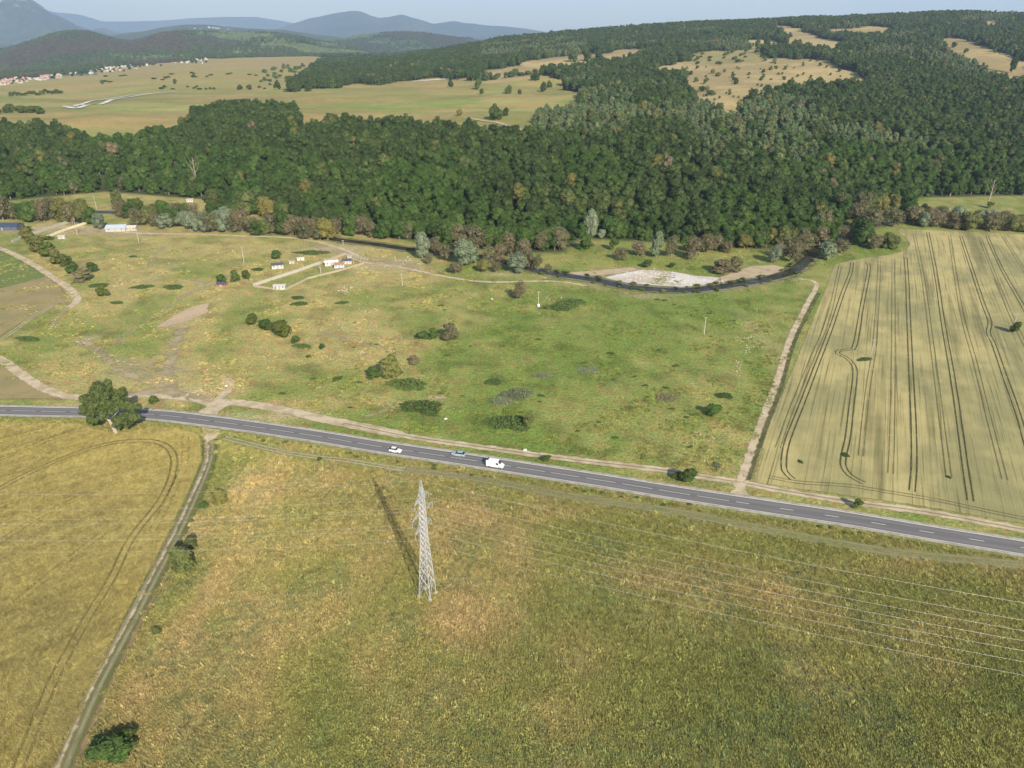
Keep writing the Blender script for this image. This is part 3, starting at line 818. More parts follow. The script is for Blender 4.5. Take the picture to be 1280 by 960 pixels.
RS = np.concatenate([[0], np.cumsum(np.linalg.norm(np.diff(RC, axis=0), axis=1))])
def road_pt(s, off=0.0):
    x = np.interp(s, RS, RC[:, 0]); y = np.interp(s, RS, RC[:, 1])
    nx = np.interp(s, RS, RN[:, 0]); ny = np.interp(s, RS, RN[:, 1])
    return x + nx * off, y + ny * off, math.atan2(-nx, ny)
def stripes(name, segs, label):
    V = []; Fc = []
    for s0, s1, off, w in segs:
        n = max(1, int((s1 - s0) / 2))
        b = len(V)
        for s in np.linspace(s0, s1, n + 1):
            for o in (off - w / 2, off + w / 2):
                x, y, _ = road_pt(s, o); V.append((x, y, 0.085))
        for i in range(n):
            Fc.append((b + 2 * i, b + 2 * i + 2, b + 2 * i + 3, b + 2 * i + 1))
    me = mesh_np(name, V, np.array(Fc)[:, ::-1], [M_PAINT])
    tag(link(name, me), label, kind='structure')
L_ = RS[-1]
def s_at(px):
    q = P(px, float(np.interp(px, [a for a, b in ROADPX], [b for a, b in ROADPX])))
    return RS[int(np.argmin((RC[:, 0] - q[0]) ** 2 + (RC[:, 1] - q[1]) ** 2))]
stripes('edge_line', [(0, L_, 3.12, 0.26)], 'white far edge line of the road')
seg = []
s = 0.0
while s < L_:
    seg.append((s, min(L_, s + 1.5), -3.12, 0.26)); s += 2.2
stripes('edge_line', [(0, L_, -3.12, 0.2)], 'white near edge line of the road')
seg = []
s = 0.0; sj = s_at(880)
while s < L_ - 4:
    if s < sj: seg.append((s, s + 9.0, 0, 0.14)); s += 11.0
    else: seg.append((s, s + 3.6, 0, 0.17)); s += 12.0
stripes('centre_line', seg, 'broken white centre line of the road')

# ------------------------------------------------------------------ tree meshes
_ico = None
def ico():
    global _ico
    if _ico is None:
        t = (1 + 5 ** .5) / 2
        v = [(-1, t, 0), (1, t, 0), (-1, -t, 0), (1, -t, 0), (0, -1, t), (0, 1, t), (0, -1, -t), (0, 1, -t), (t, 0, -1), (t, 0, 1), (-t, 0, -1), (-t, 0, 1)]
        f = [(0, 11, 5), (0, 5, 1), (0, 1, 7), (0, 7, 10), (0, 10, 11), (1, 5, 9), (5, 11, 4), (11, 10, 2), (10, 7, 6), (7, 1, 8), (3, 9, 4), (3, 4, 2), (3, 2, 6), (3, 6, 8), (3, 8, 9), (4, 9, 5), (2, 4, 11), (6, 2, 10), (8, 6, 7), (9, 8, 1)]
        v = [np.array(p) / np.linalg.norm(p) for p in v]
        v = list(v); nf = []; c = {}
        def mid(a, b):
            k = (min(a, b), max(a, b))
            if k not in c:
                m = v[a] + v[b]; v.append(m / np.linalg.norm(m)); c[k] = len(v) - 1
            return c[k]
        for a, b, d in f:
            x, y, z = mid(a, b), mid(b, d), mid(d, a)
            nf += [(a, x, z), (b, y, x), (d, z, y), (x, y, z)]
        _ico = (np.array(v), np.array(nf))
    return _ico

def crown(seed, R, z0, z1, lobes, leaves, leaf, flat=1.0, core=0.8, spread=0.62, top=1.0):
    """crown: lumpy inner lobes wrapped in many small leaf-clump faces"""
    g = np.random.default_rng(seed)
    iv, jf = ico()
    V = []; Fc = []; nb = 0
    LC = []
    H = z1 - z0
    for k in range(lobes):
        a = g.uniform(0, 6.283); h = g.uniform(0.12, 0.88)
        rr = spread * R * (math.sin(math.pi * min(1, (0.18 + 0.82 * h) ** top)) ** 0.6) * math.sqrt(g.uniform(0.15, 1))
        lr = R * g.uniform(0.32, 0.52)
        c = np.array([math.cos(a) * rr, math.sin(a) * rr, z0 + h * H])
        c[2] = min(max(c[2], z0 + lr * 0.5), z1 - lr * 0.7 * flat)
        LC.append((c, lr))
    LC.append((np.array([0, 0, (z0 + z1) / 2]), R * 0.55))
    for c, lr in LC:
        m = g.uniform(0.72, 1.15, len(iv))[:, None]
        v = iv * m * lr * core * np.array([1, 1, flat]) + c
        V.append(v); Fc.append(jf + nb); nb += len(v)
    tot = sum(lr ** 2 for _, lr in LC)
    QV = []; QF = []
    for c, lr in LC:
        n = max(4, int(leaves * lr ** 2 / tot))
        d = g.normal(size=(n, 3)); d /= np.linalg.norm(d, axis=1)[:, None]
        d[:, 2] = np.where(d[:, 2] < -0.5, -d[:, 2], d[:, 2])
        p = c + d * lr * g.uniform(0.78, 1.12, (n, 1)) * np.array([1, 1, flat])
        nn = d + g.normal(size=(n, 3)) * 0.75
        nn /= np.linalg.norm(nn, axis=1)[:, None]
        e1 = np.cross(nn, g.normal(size=(n, 3))); e1 /= np.linalg.norm(e1, axis=1)[:, None]
        e2 = np.cross(nn, e1)
        s = leaf * g.uniform(0.55, 1.3, (n, 1))
        q = np.stack([p - e1 * s * 0.6, p - e2 * s * 0.5, p + e1 * s * 0.6, p + e2 * s * 0.45], 1)
        QF.append(np.arange(n * 4).reshape(n, 4) + nb); nb += n * 4
        QV.append(q.reshape(-1, 3))
    V = np.vstack(V + QV)
    V[:, 2] = np.maximum(V[:, 2], 0.02)
    return V, np.vstack(Fc), np.vstack(QF)

def trunk(seed, h, r, crownz, R, limbs=4):
    g = random.Random(seed)
    m = MB()
    bx, by = g.uniform(-.06, .06) * h, g.uniform(-.06, .06) * h
    m.tube([(0, 0, -0.1), (bx * .3, by * .3, h * .35), (bx, by, h * .75)], [r * 1.2, r * .85, r * .35], 7)
    for k in range(limbs):
        a = k * 6.283 / limbs + g.uniform(-.5, .5)
        z = h * g.uniform(.3, .5)
        m.tube([(bx * .4, by * .4, z), (math.cos(a) * R * .35, math.sin(a) * R * .35, z + h * .18), (math.cos(a) * R * .62, math.sin(a) * R * .62, z + h * .32)], [r * .5, r * .32, r * .12], 5)
    return m

def crown_mesh(name, mat, **kw):
    V, T, Q = crown(**kw)
    return mesh_np(name, V, [T, Q], [mat])

def tree_whole(name, mat, seed, R, H, z0, lobes, leaves, leaf, **kw):
    V, T, Q = crown(seed, R, z0, H, lobes, leaves, leaf, **kw)
    m = trunk(seed, H, R * 0.06 + 0.05, z0, R, 3)
    tv = np.array(m.v); b = len(V)
    quads = np.array([f for f in m.f if len(f) == 4]) + b
    return mesh_np(name, np.vstack([V, tv]), [T, Q, quads], [mat, M_BARK], mi=np.concatenate([np.zeros(len(T) + len(Q)), np.ones(len(quads))]))

# ------------------------------------------------------------------ the forest
def forest_points():
    pts = []
    sp = 8.2
    ys = np.arange(430, 3000, sp * 0.87)
    for j, y in enumerate(ys):
        hw = 0.86 * y * 0.98 + 60
        xs = np.arange(-hw, hw, sp) + (j % 2) * sp * 0.5
        pts.append(np.stack([xs, np.full(xs.shape, y)], 1))
    p = np.vstack(pts) + rng.uniform(-0.42, 0.42, (sum(len(q) for q in pts), 2)) * sp
    fd = sdist(p[:, 0], p[:, 1], FOOTPOLY)
    p = p[fd > 3]; fd = fd[fd > 3]
    z = Zt(p[:, 0], p[:, 1])
    px, py, dep = project(p[:, 0], p[:, 1], z)
    wx_ = (fbm(p[:, 0], p[:, 1], 45, 201, 3) - .5); wy_ = (fbm(p[:, 0], p[:, 1], 45, 202, 3) - .5)
    cl = clearing(px + wx_ * 26, py + wy_ * 11)
    ok = cl == 0
    ok &= ~((px < 352 + (114 - py) * 1.1 + 22 * fbm(p[:, 0], p[:, 1], 60, 77)) & (p[:, 1] > 1150) & (py < 170))
    # thin out where it is hidden far behind the crest
    ok &= ~((px > 400) & (p[:, 1] > 2750))
    ok &= rng.uniform(size=len(p)) < 0.93
    p = p[ok]; z = z[ok]; fd = fd[ok]; px = px[ok]; py = py[ok]; dep = dep[ok]
    return p, z, fd, px, py, dep
fp, fz, ffd, fpx, fpy, fdep = forest_points()
nF = len(fp)
acN = fbm(fp[:, 0], fp[:, 1], 60, 21)
pop = sstep(.47, .6, fbm(fp[:, 0], fp[:, 1], 190, 22))
kind = np.zeros(nF, int)                            # 0 oak 1 acacia 2 poplar 3 brown 4 olive
kind[(acN > 0.38 + np.clip(ffd, 0, 260) / 700)] = 1
r_ = rng.uniform(size=nF)
popn = fbm(fp[:, 0], fp[:, 1], 130, 23, 3)
kind[(popn + (r_ - .5) * .10 > .60) & (fp[:, 1] > 760) & (fpx > 600)] = 2
sel = ((fpx > 860) & (fpx < 1020) & (fpy > 128) & (fpy < 215)) | ((fpx > 690) & (fpx < 790) & (fpy > 118) & (fpy < 180))
kind[sel & (r_ < 0.8)] = 2
kind[(rng.uniform(size=nF) < 0.008)] = 3
kind[(rng.uniform(size=nF) < 0.02)] = 4
KM = ['oak', 'acacia', 'poplar', 'brown', 'olive']
PROTO = []   # (kind, mesh)
for ki, k in enumerate(KM):
    for v in range(3 if ki < 3 else 2):
        sd = 100 + ki * 10 + v
        if k == 'poplar': me = tree_whole('forest_tree', FO[k], sd, 3.7, 13.5, 1.0, 9, 900, .72, spread=0.5)
        elif k == 'acacia': me = tree_whole('forest_tree', FO[k], sd, 5.0, 12.0, 0.0, 13, 1700, .66)
        else: me = tree_whole('forest_tree', FO[k], sd, 5.8, 14.0, 0.8, 14, 1900, .70)
        PROTO.append((ki, me))
fvar = np.zeros(nF, int)
for ki in range(5):
    ids = [i for i, (q, _) in enumerate(PROTO) if q == ki]
    s_ = kind == ki
    fvar[s_] = rng.choice(ids, s_.sum())
fsc = rng.uniform(0.62, 1.3, nF) * (0.85 + 0.15 * sstep(0, 40, ffd))
frot = rng.uniform(0, 6.283, nF)
# the nearest ones, individual objects
inview = (fpx > -20) & (fpx < 1300)
score = np.where(inview, ffd * 1.0 + fdep * 0.25, 1e9)
near = np.argsort(score)[:300]
LAB = {0: 'dark green broadleaf tree packed in the forest edge above the river', 1: 'bright green leafy tree at the foot of the forest slope', 2: 'pale green slender tree within the forest edge',
       3: 'brownish dry-leaved tree standing within the forest edge', 4: 'olive yellow tree standing within the forest edge'}
for i in near:
    o = link('forest_tree', PROTO[fvar[i]][1], loc=(fp[i, 0], fp[i, 1], fz[i] - 0.3))
    s_ = float(fsc[i]); o.scale = (s_, s_, s_ * 0.95); o.rotation_euler = (0, 0, float(frot[i]))
    tag(o, LAB[int(kind[i])], 'tree', 'trees along the front of the forest, ' + KM[int(kind[i])] + ' coloured')
rest = np.setdiff1d(np.arange(nF), near)

def scatter(name, protos, pos, var, sc, rot, tint=None, label=None):
    """one object: loose points plus the prototype meshes, instanced by geometry nodes"""
    V = [np.asarray(pos, float)]; at_p = [np.full(len(pos), -1)]; at_s = [np.asarray(sc, float)]; at_r = [np.asarray(rot, float)]; at_v = [np.asarray(var, int)]
    at_t = [np.asarray(tint, float) if tint is not None else np.ones((len(pos), 3))]
    Fl3 = []; Fl4 = []; m3 = []; m4 = []; mats = []; nb = len(pos)
    for k, me in enumerate(protos):
        n = len(me.vertices)
        co = np.empty(n * 3, np.float32); me.vertices.foreach_get('co', co)
        V.append(co.reshape(-1, 3)); at_p.append(np.full(n, k)); at_s.append(np.ones(n)); at_r.append(np.zeros(n)); at_v.append(np.zeros(n, int)); at_t.append(np.ones((n, 3)))
        mm = []
        for m in me.materials:
            if m not in mats: mats.append(m)
            mm.append(mats.index(m))
        for p in me.polygons:
            vs = tuple(v + nb for v in p.vertices)
            if len(vs) == 3: Fl3.append(vs); m3.append(mm[p.material_index])
            else: Fl4.append(vs); m4.append(mm[p.material_index])
        nb += n
    fc = [np.array(Fl3).reshape(-1, 3), np.array(Fl4).reshape(-1, 4)]
    me = mesh_np(name, np.vstack(V), fc, mats, mi=m3 + m4, attrs={'proto': np.concatenate(at_p).astype(int), 'sc': np.concatenate(at_s), 'rot': np.concatenate(at_r), 'var': np.concatenate(at_v).astype(int), 'tint': np.vstack(at_t)})
    o = link(name, me)
    ng = bpy.data.node_groups.new(name + '_scatter', 'GeometryNodeTree')
    ng.interface.new_socket('Geometry', in_out='INPUT', socket_type='NodeSocketGeometry')
    ng.interface.new_socket('Geometry', in_out='OUTPUT', socket_type='NodeSocketGeometry')
    N = ng.nodes.new; Lk = ng.links.new
    gi = N('NodeGroupInput'); go = N('NodeGroupOutput')
    def named(nm, ty):
        a = N('GeometryNodeInputNamedAttribute'); a.data_type = ty; a.inputs['Name'].default_value = nm
        return a.outputs['Attribute']
    def eq(a, v):
        c = N('FunctionNodeCompare'); c.data_type = 'INT'; c.operation = 'EQUAL'
        Lk(a, c.inputs[2]); c.inputs[3].default_value = v
        return c.outputs[0]
    pr = named('proto', 'INT')
    sep = N('GeometryNodeSeparateGeometry'); sep.domain = 'POINT'
    Lk(gi.outputs[0], sep.inputs['Geometry']); Lk(eq(pr, -1), sep.inputs['Selection'])
    join = N('GeometryNodeJoinGeometry')
    comb = N('ShaderNodeCombineXYZ'); Lk(named('rot', 'FLOAT'), comb.inputs[2])
    scn = named('sc', 'FLOAT')
    for k in range(len(protos)):
        s2 = N('GeometryNodeSeparateGeometry'); s2.domain = 'POINT'
        Lk(gi.outputs[0], s2.inputs['Geometry']); Lk(eq(pr, k), s2.inputs['Selection'])
        ins = N('GeometryNodeInstanceOnPoints')
        Lk(sep.outputs['Selection'], ins.inputs['Points'])
        Lk(eq(named('var', 'INT'), k), ins.inputs['Selection'])
        Lk(s2.outputs['Selection'], ins.inputs['Instance'])
        Lk(comb.outputs[0], ins.inputs['Rotation'])
        Lk(scn, ins.inputs['Scale'])
        Lk(ins.outputs[0], join.inputs[0])
    Lk(join.outputs[0], go.inputs[0])
    md = o.modifiers.new('scatter', 'NODES'); md.node_group = ng
    tag(o, label, kind='stuff')
    return o
scatter('forest', [m for _, m in PROTO], np.stack([fp[rest, 0], fp[rest, 1], fz[rest] - 0.3], 1), fvar[rest], fsc[rest], frot[rest], label='dense broadleaf forest covering the hills')
print('forest trees', nF)

# ------------------------------------------------------------------ tufts of grass in front
def tuft_mesh(seed, mat, n, w, h, r):
    g = np.random.default_rng(seed)
    V = []; Fc = []
    for k in range(n):
        a = g.uniform(0, 6.283); rr = r * math.sqrt(g.uniform()); bx, by = math.cos(a) * rr, math.sin(a) * rr
        t = g.uniform(0, 6.283); hh = h * g.uniform(.5, 1.2); ln = g.uniform(.2, .8) * hh
        dx, dy = math.cos(t), math.sin(t)
        b = len(V)
        V += [(bx - dy * w, by + dx * w, 0), (bx + dy * w, by - dx * w, 0), (bx + dx * ln * .5 + dy * w * .7, by + dy * ln * .5 - dx * w * .7, hh * .7), (bx + dx * ln, by + dy * ln, hh)]
        Fc += [(b, b + 1, b + 2), (b, b + 2, b + 3)]
    return mesh_np('tuft', V, np.array(Fc), [mat])
def tuft_mat(name, gain=1.0, var=.5):
    t = NT(name)
    a = t.attr('tint', 'INSTANCER').outputs['Color']
    r = t.n('ShaderNodeObjectInfo').outputs['Random']
    t.color(t.scalecol(a, t.math('MULTIPLY_ADD', r, var * gain, gain * (1 - var / 2))))
    t.bs.inputs['Roughness'].default_value = .8
    tl = t.n('ShaderNodeBsdfTranslucent'); t.l(t.scalecol(a, t.math('MULTIPLY', r, gain)), tl.inputs['Color'])
    mx = t.n('ShaderNodeMixShader'); mx.inputs[0].default_value = .25
    t.l(t.bs.outputs[0], mx.inputs[1]); t.l(tl.outputs[0], mx.inputs[2]); t.l(mx.outputs[0], t.out.inputs['Surface'])
    return t.m
M_TUFT = tuft_mat('grass_blades', 1.7, .5)
def in_frame(x, y, m=25):
    px, py, d = project(x, y, np.zeros_like(x))
    return (px > -m) & (px < 1280 + m) & (py < 960 + m) & (d > 0)
def gen_pts(n, y0, y1):
    y = rng.uniform(y0, y1, n); x = rng.uniform(-1, 1, n) * (y * .84 + 32)
    return x, y
WRw = [P(*p)[:2] for p in WR]; WLw = [P(*p)[:2] for p in WL]
TRK = catmull([P(*p)[:2] for p in [(262, 548), (260, 575), (246, 611), (221, 665), (187, 730), (161, 780), (121, 855), (96, 910), (73, 965), (40, 1040)]], 5)
x, y = gen_pts(370000, 62, 235)
k = in_frame(x, y) & (y < road_y(x) - 6.0)
x = x[k]; y = y[k]
k = sdist(x, y, WLw) < -0.3
x = x[k]; y = y[k]
tx = np.interp(-y, -TRK[:, 1][::1] if TRK[0, 1] < TRK[-1, 1] else -TRK[:, 1], TRK[:, 0]) if False else None
dist = np.full(x.shape, 1e9)
for q in TRK: dist = np.minimum(dist, (x - q[0]) ** 2 + (y - q[1]) ** 2)
for q in catmull([P(*p)[:2] for p in OT], 3): dist = np.minimum(dist, ((x - q[0]) ** 2 + (y - q[1]) ** 2) * 2.2)
k = dist > 12.0
x = x[k]; y = y[k]
dn = fbm(x, y, 5, 40) ; k = rng.uniform(size=len(x)) < sstep(.3, .62, dn) * .6 + .4
x = x[k]; y = y[k]
tn = tone(x, y)
pale = rng.uniform(size=len(x))
blue = sstep(.55, .68, fbm(x, y, 12, 51))
tn = np.where((pale < .16)[:, None], tn * 1.25 + np.array([.03, .022, .006]), tn)
tn = np.where(((pale > .5) & (blue > .2))[:, None], tn * .6 + np.array([.035, .055, .028]), tn)
tn = np.where((pale > .86)[:, None], tn * .7, tn)
protos = [tuft_mesh(300 + q, M_TUFT, 20, .035, .34, .5) for q in range(3)] + [tuft_mesh(310, M_TUFT, 26, .055, .55, .6)]
scatter('rough_grass', protos, np.stack([x, y, np.zeros_like(x)], 1), np.where(rng.uniform(size=len(x)) < .08, 3, rng.integers(0, 3, len(x))), rng.uniform(.6, 1.4, len(x)), rng.uniform(0, 6.28, len(x)), tn, 'rough grass and weeds below the road')
print('tufts', len(x))
# wheat ears of the left field
x, y = gen_pts(260000, 62, 240)
k = in_frame(x, y) & (x < 0)
x = x[k]; y = y[k]
k = sdist(x, y, WLw) > 0.3
x = x[k]; y = y[k]
LT = catmull([P(*p)[:2] for p in [(10, 990), (25, 955), (65, 855), (105, 780), (140, 722), (165, 672), (200, 627), (215, 595), (217, 570), (203, 555), (175, 551), (125, 557), (50, 585), (-40, 632)]], 1.0)
keep = np.ones(len(x), bool)
for c in range(0, len(x), 8000):
    D = np.sqrt(((x[c:c + 8000, None] - LT[None, :, 0]) ** 2 + (y[c:c + 8000, None] - LT[None, :, 1]) ** 2).min(1))
    keep[c:c + 8000] = np.abs(D - .95) > .45
x = x[keep]; y = y[keep]
wv = fbm(x, y, 16, 61)[:, None]
ca_, sa_ = math.cos(math.radians(38)), math.sin(math.radians(38))
strk = fbm((x * sa_ - y * ca_) * 1.0, (x * ca_ + y * sa_) * .06, 3.0, 63, 3)[:, None]
tn = (np.array([.385, .318, .105]) * (1 - wv) + np.array([.37, .32, .13]) * wv) * (.70 + .6 * strk)
tn = tn * (.75 + .5 * fbm(x, y, 2.5, 62))[:, None]
M_EAR = tuft_mat('wheat_stalks', 1.1, .5)
protos = [tuft_mesh(330 + q, M_EAR, 18, .03, .4, .5) for q in range(3)]
scatter('wheat_crop', protos, np.stack([x, y, np.zeros_like(x)], 1), rng.integers(0, 3, len(x)), rng.uniform(.7, 1.2, len(x)), rng.uniform(0, 6.28, len(x)), tn, 'ripe wheat standing in the golden field')
print('wheat', len(x))

# meadow weeds: low tufts beyond the road
y = rng.uniform(190, 470, 150000); x = rng.uniform(-1, 1, len(y)) * (y * .75 + 20)
k = in_frame(x, y) & (y > road_y(x) + 6) & (sdist(x, y, WRw) < -2)
x = x[k]; y = y[k]
dn = fbm(x, y, 9, 71); k = rng.uniform(size=len(x)) < sstep(.5, .75, dn) * .8
x = x[k]; y = y[k]
rv = catmull([P(*p)[:2] for p in RIV], 6.0)
ryy = np.interp(x, rv[:, 0][np.argsort(rv[:, 0])], rv[:, 1][np.argsort(rv[:, 0])])
k = np.abs(y - ryy) > 9
sv = catmull([P(*p)[:2] for p in SERV], 6.0); k &= np.abs(y - np.interp(x, sv[:, 0], sv[:, 1])) > 4
k &= sdist(x, y, [P(*p)[:2] for p in [(262, 378), (259, 391), (235, 401), (201, 410), (193, 409), (212, 398), (235, 384.5)]]) < 0
x = x[k]; y = y[k]
tn = tone(x, y); q = rng.uniform(size=len(x))[:, None]
tn = np.where(q < .6, tn * .78, np.where(q < .8, tn * 1.1, np.array([.085, .115, .035])))
scatter('meadow_weeds', [tuft_mesh(350 + q, M_TUFT, 14, .08, .35, .6) for q in range(3)], np.stack([x, y, np.zeros_like(x)], 1), rng.integers(0, 3, len(x)), rng.uniform(.6, 1.5, len(x)), rng.uniform(0, 6.28, len(x)), tn, 'weed tufts sprinkled over the meadow')

exec_marker = True
# ------------------------------------------------------------------ single trees and bushes
_pc = {}
def proto_crown(kindname, shape, v):
    """unit crown meshes: shape -> about 10 m wide for trees, scaled per tree"""
    k = (kindname, shape, v)
    if k not in _pc:
        sd = hash((len(kindname) * 31 + ord(kindname[0]) * 7 + v * 131 + len(shape) * 17)) % 9999
        if shape == 'tree': me = crown_mesh('crown', FO[kindname], seed=sd, R=.56, z0=.06, z1=1.0, lobes=13, leaves=2200, leaf=.06)
        elif shape == 'tall': me = crown_mesh('crown', FO[kindname], seed=sd, R=.54, z0=.06, z1=1.0, lobes=13, leaves=2000, leaf=.065, spread=.52)
        elif shape == 'cone': me = crown_mesh('crown', FO[kindname], seed=sd, R=.5, z0=.08, z1=1.0, lobes=13, leaves=900, leaf=.09, spread=.55, top=.55)
        elif shape == 'airy': me = crown_mesh('crown', FO[kindname], seed=sd, R=.57, z0=.07, z1=1.0, lobes=14, leaves=1900, leaf=.05, core=.5)
        else: me = crown_mesh('crown', FO[kindname], seed=sd, R=.5, z0=0.0, z1=1.0, lobes=11, leaves=1000, leaf=.085, flat=.8)
        _pc[k] = me
    return _pc[k]
_tm = {}
def trunk_mesh(v, pale=False):
    if (v, pale) not in _tm:
        o = trunk(900 + v, 1.0, .035, .3, .45, 5).build('trunk', M_PALEBARK if pale else M_BARK)
        _tm[(v, pale)] = o.data
        bpy.data.objects.remove(o)
    return _tm[(v, pale)]

def put_tree(px, py, wpx, hpx, kindname, label, group=None, shape='tree', cat='tree', name=None, pale=False, v=None):
    """a tree whose foot is at the pixel, its size given in photograph pixels at that distance"""
    p = PT(px, py)
    if p is None: return
    dep = project(p[0], p[1], p[2])[2]
    mpp = float(dep) / F
    W = wpx * mpp; H = hpx * mpp * 1.04
    v = rnd.randrange(4) if v is None else v
    name = name or {'brown': 'willow_tree', 'silver': 'silver_willow'}.get(kindname, 'broadleaf_tree')
    e = empty(name, (p[0], p[1], p[2] - .05), rnd.uniform(0, 6.28))
    tag(e, label, cat, group)
    c = link('crown', proto_crown(kindname, shape, v), e)
    c.scale = (W, W * rnd.uniform(.85, 1.1), H)
    t = link('trunk', trunk_mesh(v % 2, pale), e)
    t.scale = (W * .9, W * .9, H * .9)
    return e

_wp = {}
def weed_mesh(kindname, v):
    if (kindname, v) not in _wp:
        g = np.random.default_rng(70 + v)
        p = g.uniform(-.62, .62, (5200, 2))
        rr = np.hypot(p[:, 0], p[:, 1]); th = np.arctan2(p[:, 1], p[:, 0])
        lim = .30 + .22 * fbm(np.cos(th) * 1.6 + v * 9, np.sin(th) * 1.6, 1.0, 90 + v, 3) + .25 * (fbm(p[:, 0] + 5, p[:, 1] + v * 3, .16, 95 + v, 3) - .5)
        p = p[rr < lim][:1500]; rr = rr[rr < lim][:1500]; n = len(p)
        z = .75 * g.uniform(.1, 1, n) * (1 - (rr / .55) ** 2).clip(.15, 1) * (.5 + fbm(p[:, 0], p[:, 1], .12, 99, 2))
        c = np.column_stack([p, z]); nn = g.normal(size=(n, 3)) * .5 + np.array([0, 0, 1]); nn /= np.linalg.norm(nn, axis=1)[:, None]
        e1 = np.cross(nn, g.normal(size=(n, 3))); e1 /= np.linalg.norm(e1, axis=1)[:, None]; e2 = np.cross(nn, e1)
        s_ = .016 * g.uniform(.6, 1.6, (n, 1)); zs = np.array([1, 1, 9.0])
        V = np.stack([c - e1 * s_ * zs, c - e2 * s_ * zs, c + e1 * s_ * zs, c + e2 * s_ * zs], 1).reshape(-1, 3)
        V[:, 2] = np.maximum(V[:, 2], 0.01)
        _wp[(kindname, v)] = mesh_np('weed_patch', V, np.arange(4 * n).reshape(n, 4), [FO[kindname]])
    return _wp[(kindname, v)]

def put_bush(px, py, wpx, hpx, kindname, label, group=None, v=None, name='bush', cat='bush', asp=.8, w_flat=True):
    p = PT(px, py)
    if p is None: return
    mpp = float(project(p[0], p[1], p[2])[2]) / F
    v = rnd.randrange(4) if v is None else v
    dep_ = mpp * F
    W = wpx * mpp
    o = link(name, proto_crown(kindname, 'bush', v), loc=(p[0], p[1], p[2] - .05))
    o.scale = (W, W * asp, hpx * mpp)
    if kindname in ('weed', 'thistle') and w_flat and dep_ < 600:
        o.data = weed_mesh(kindname, v)
        o.scale = (W * 1.15, max(W * .45, hpx * mpp * 2.1), min(2.0, .5 + W * .10))
        if W < 6: o.rotation_euler = (0, 0, rnd.uniform(0, 6.28))
    o.rotation_euler = (0, 0, rnd.uniform(-.4, .4))
    tag(o, label, cat, group)
    return o

# big roadside tree
def big_tree():
    p = P(143, 541)
    e = empty('roadside_tree', tuple(p))
    tag(e, 'large spreading broadleaf tree with pale trunk beside the asphalt road', 'tree')
    g = np.random.default_rng(5)
    mt = foliage('roadside_tree_foliage', (0.085, 0.112, 0.036), .1, (0.095, 0.122, 0.042))
    iv, jf = ico()
    V = []; T = []; Q = []; nb = 0
    # boughs: x, y, z, r
    lob = [(-6.5, 1, 12.5, 3.8), (-3, 2, 16.0, 4.0), (-8.5, 0, 9.0, 3.0), (-4.5, -2, 9.5, 3.4), (0.5, 0, 14.5, 3.6), (2, -1, 10.5, 3.6), (5.0, 0, 11.5, 3.6), (7.5, 1, 9.5, 3.2), (6, -2, 6.5, 2.8), (9.5, 0, 6.5, 2.3),
           (3.2, -2, 6.0, 2.6), (-7, -1.5, 6.0, 2.2), (-2, 3, 12, 3.5), (4, 3.5, 13.5, 2.9), (-1, -3, 12.5, 3.0), (7.0, -1, 4.3, 2.0), (-5.5, 3.5, 15.0, 2.8), (10.2, 1.8, 9.0, 1.8), (-9.6, 1.5, 12.4, 1.8), (1.2, 1.5, 17.6, 2.2), (3.2, -1.6, 3.4, 1.6)]
    lob = [(a * .87, b * .9, c, d * .9) for a, b, c, d in lob] + [(-4.2, -2.6, 6.4, 1.7), (3.0, -3.0, 4.6, 1.7), (0.0, -3.4, 8.8, 2.0)]
    for x, y, z, r in lob:
        sub = [(np.array([x, y, z]), r * .62)]
        for k in range(9):
            d = g.normal(size=3); d /= np.linalg.norm(d)
            sub.append((np.array([x, y, z]) + d * r * g.uniform(.5, .85) * np.array([1, 1, .8]), r * g.uniform(.25, .42)))
        for c, lr in sub:
            m = g.uniform(.6, 1.1, len(iv))[:, None]
            v = iv * m * lr * .62 + c; V.append(v); T.append(jf + nb); nb += len(v)
            n = int(95 * lr ** 2) + 12
            d = g.normal(size=(n, 3)); d /= np.linalg.norm(d, axis=1)[:, None]
            q0 = c + d * lr * g.uniform(.6, 1.15, (n, 1))
            nn = d + g.normal(size=(n, 3)) * .5; nn /= np.linalg.norm(nn, axis=1)[:, None]
            e1 = np.cross(nn, g.normal(size=(n, 3))); e1 /= np.linalg.norm(e1, axis=1)[:, None]; e2 = np.cross(nn, e1)
            s = .30 * g.uniform(.6, 1.4, (n, 1))
            V.append(np.stack([q0 - e1 * s, q0 - e2 * s * .8, q0 + e1 * s, q0 + e2 * s * .7], 1).reshape(-1, 3))
            Q.append(np.arange(4 * n).reshape(n, 4) + nb); nb += 4 * n
    link('crown', mesh_np('crown', np.vstack(V), [np.vstack(T), np.vstack(Q)], [mt]), e)
    m = MB()
    m.tube([(0.6, 0, -.2), (0.1, 0, 2.5), (-1.2, .2, 6.0), (-2.0, .5, 9.0)], [.75, .6, .5, .32], 9)
    m.build('trunk', M_PALEBARK, e)
    for a, b, r in (((-1.0, .1, 5.5), (-5.5, -1, 11), .3), ((-.6, 0, 4.0), (3.5, -.5, 8.5), .34), ((-1.6, .3, 7.5), (0, .5, 14), .28), ((-.3, 0, 3), (5.5, -1.0, 6.0), .24), ((-1.2, 0, 6), (-8, .3, 8.5), .22)):
        b_ = MB(); mid = [(a[i] + b[i]) / 2 + (0, 0, .5)[i] for i in range(3)]
        b_.tube([a, mid, b], [r, r * .7, r * .3], 6); b_.build('limb', M_PALEBARK, e)
big_tree()

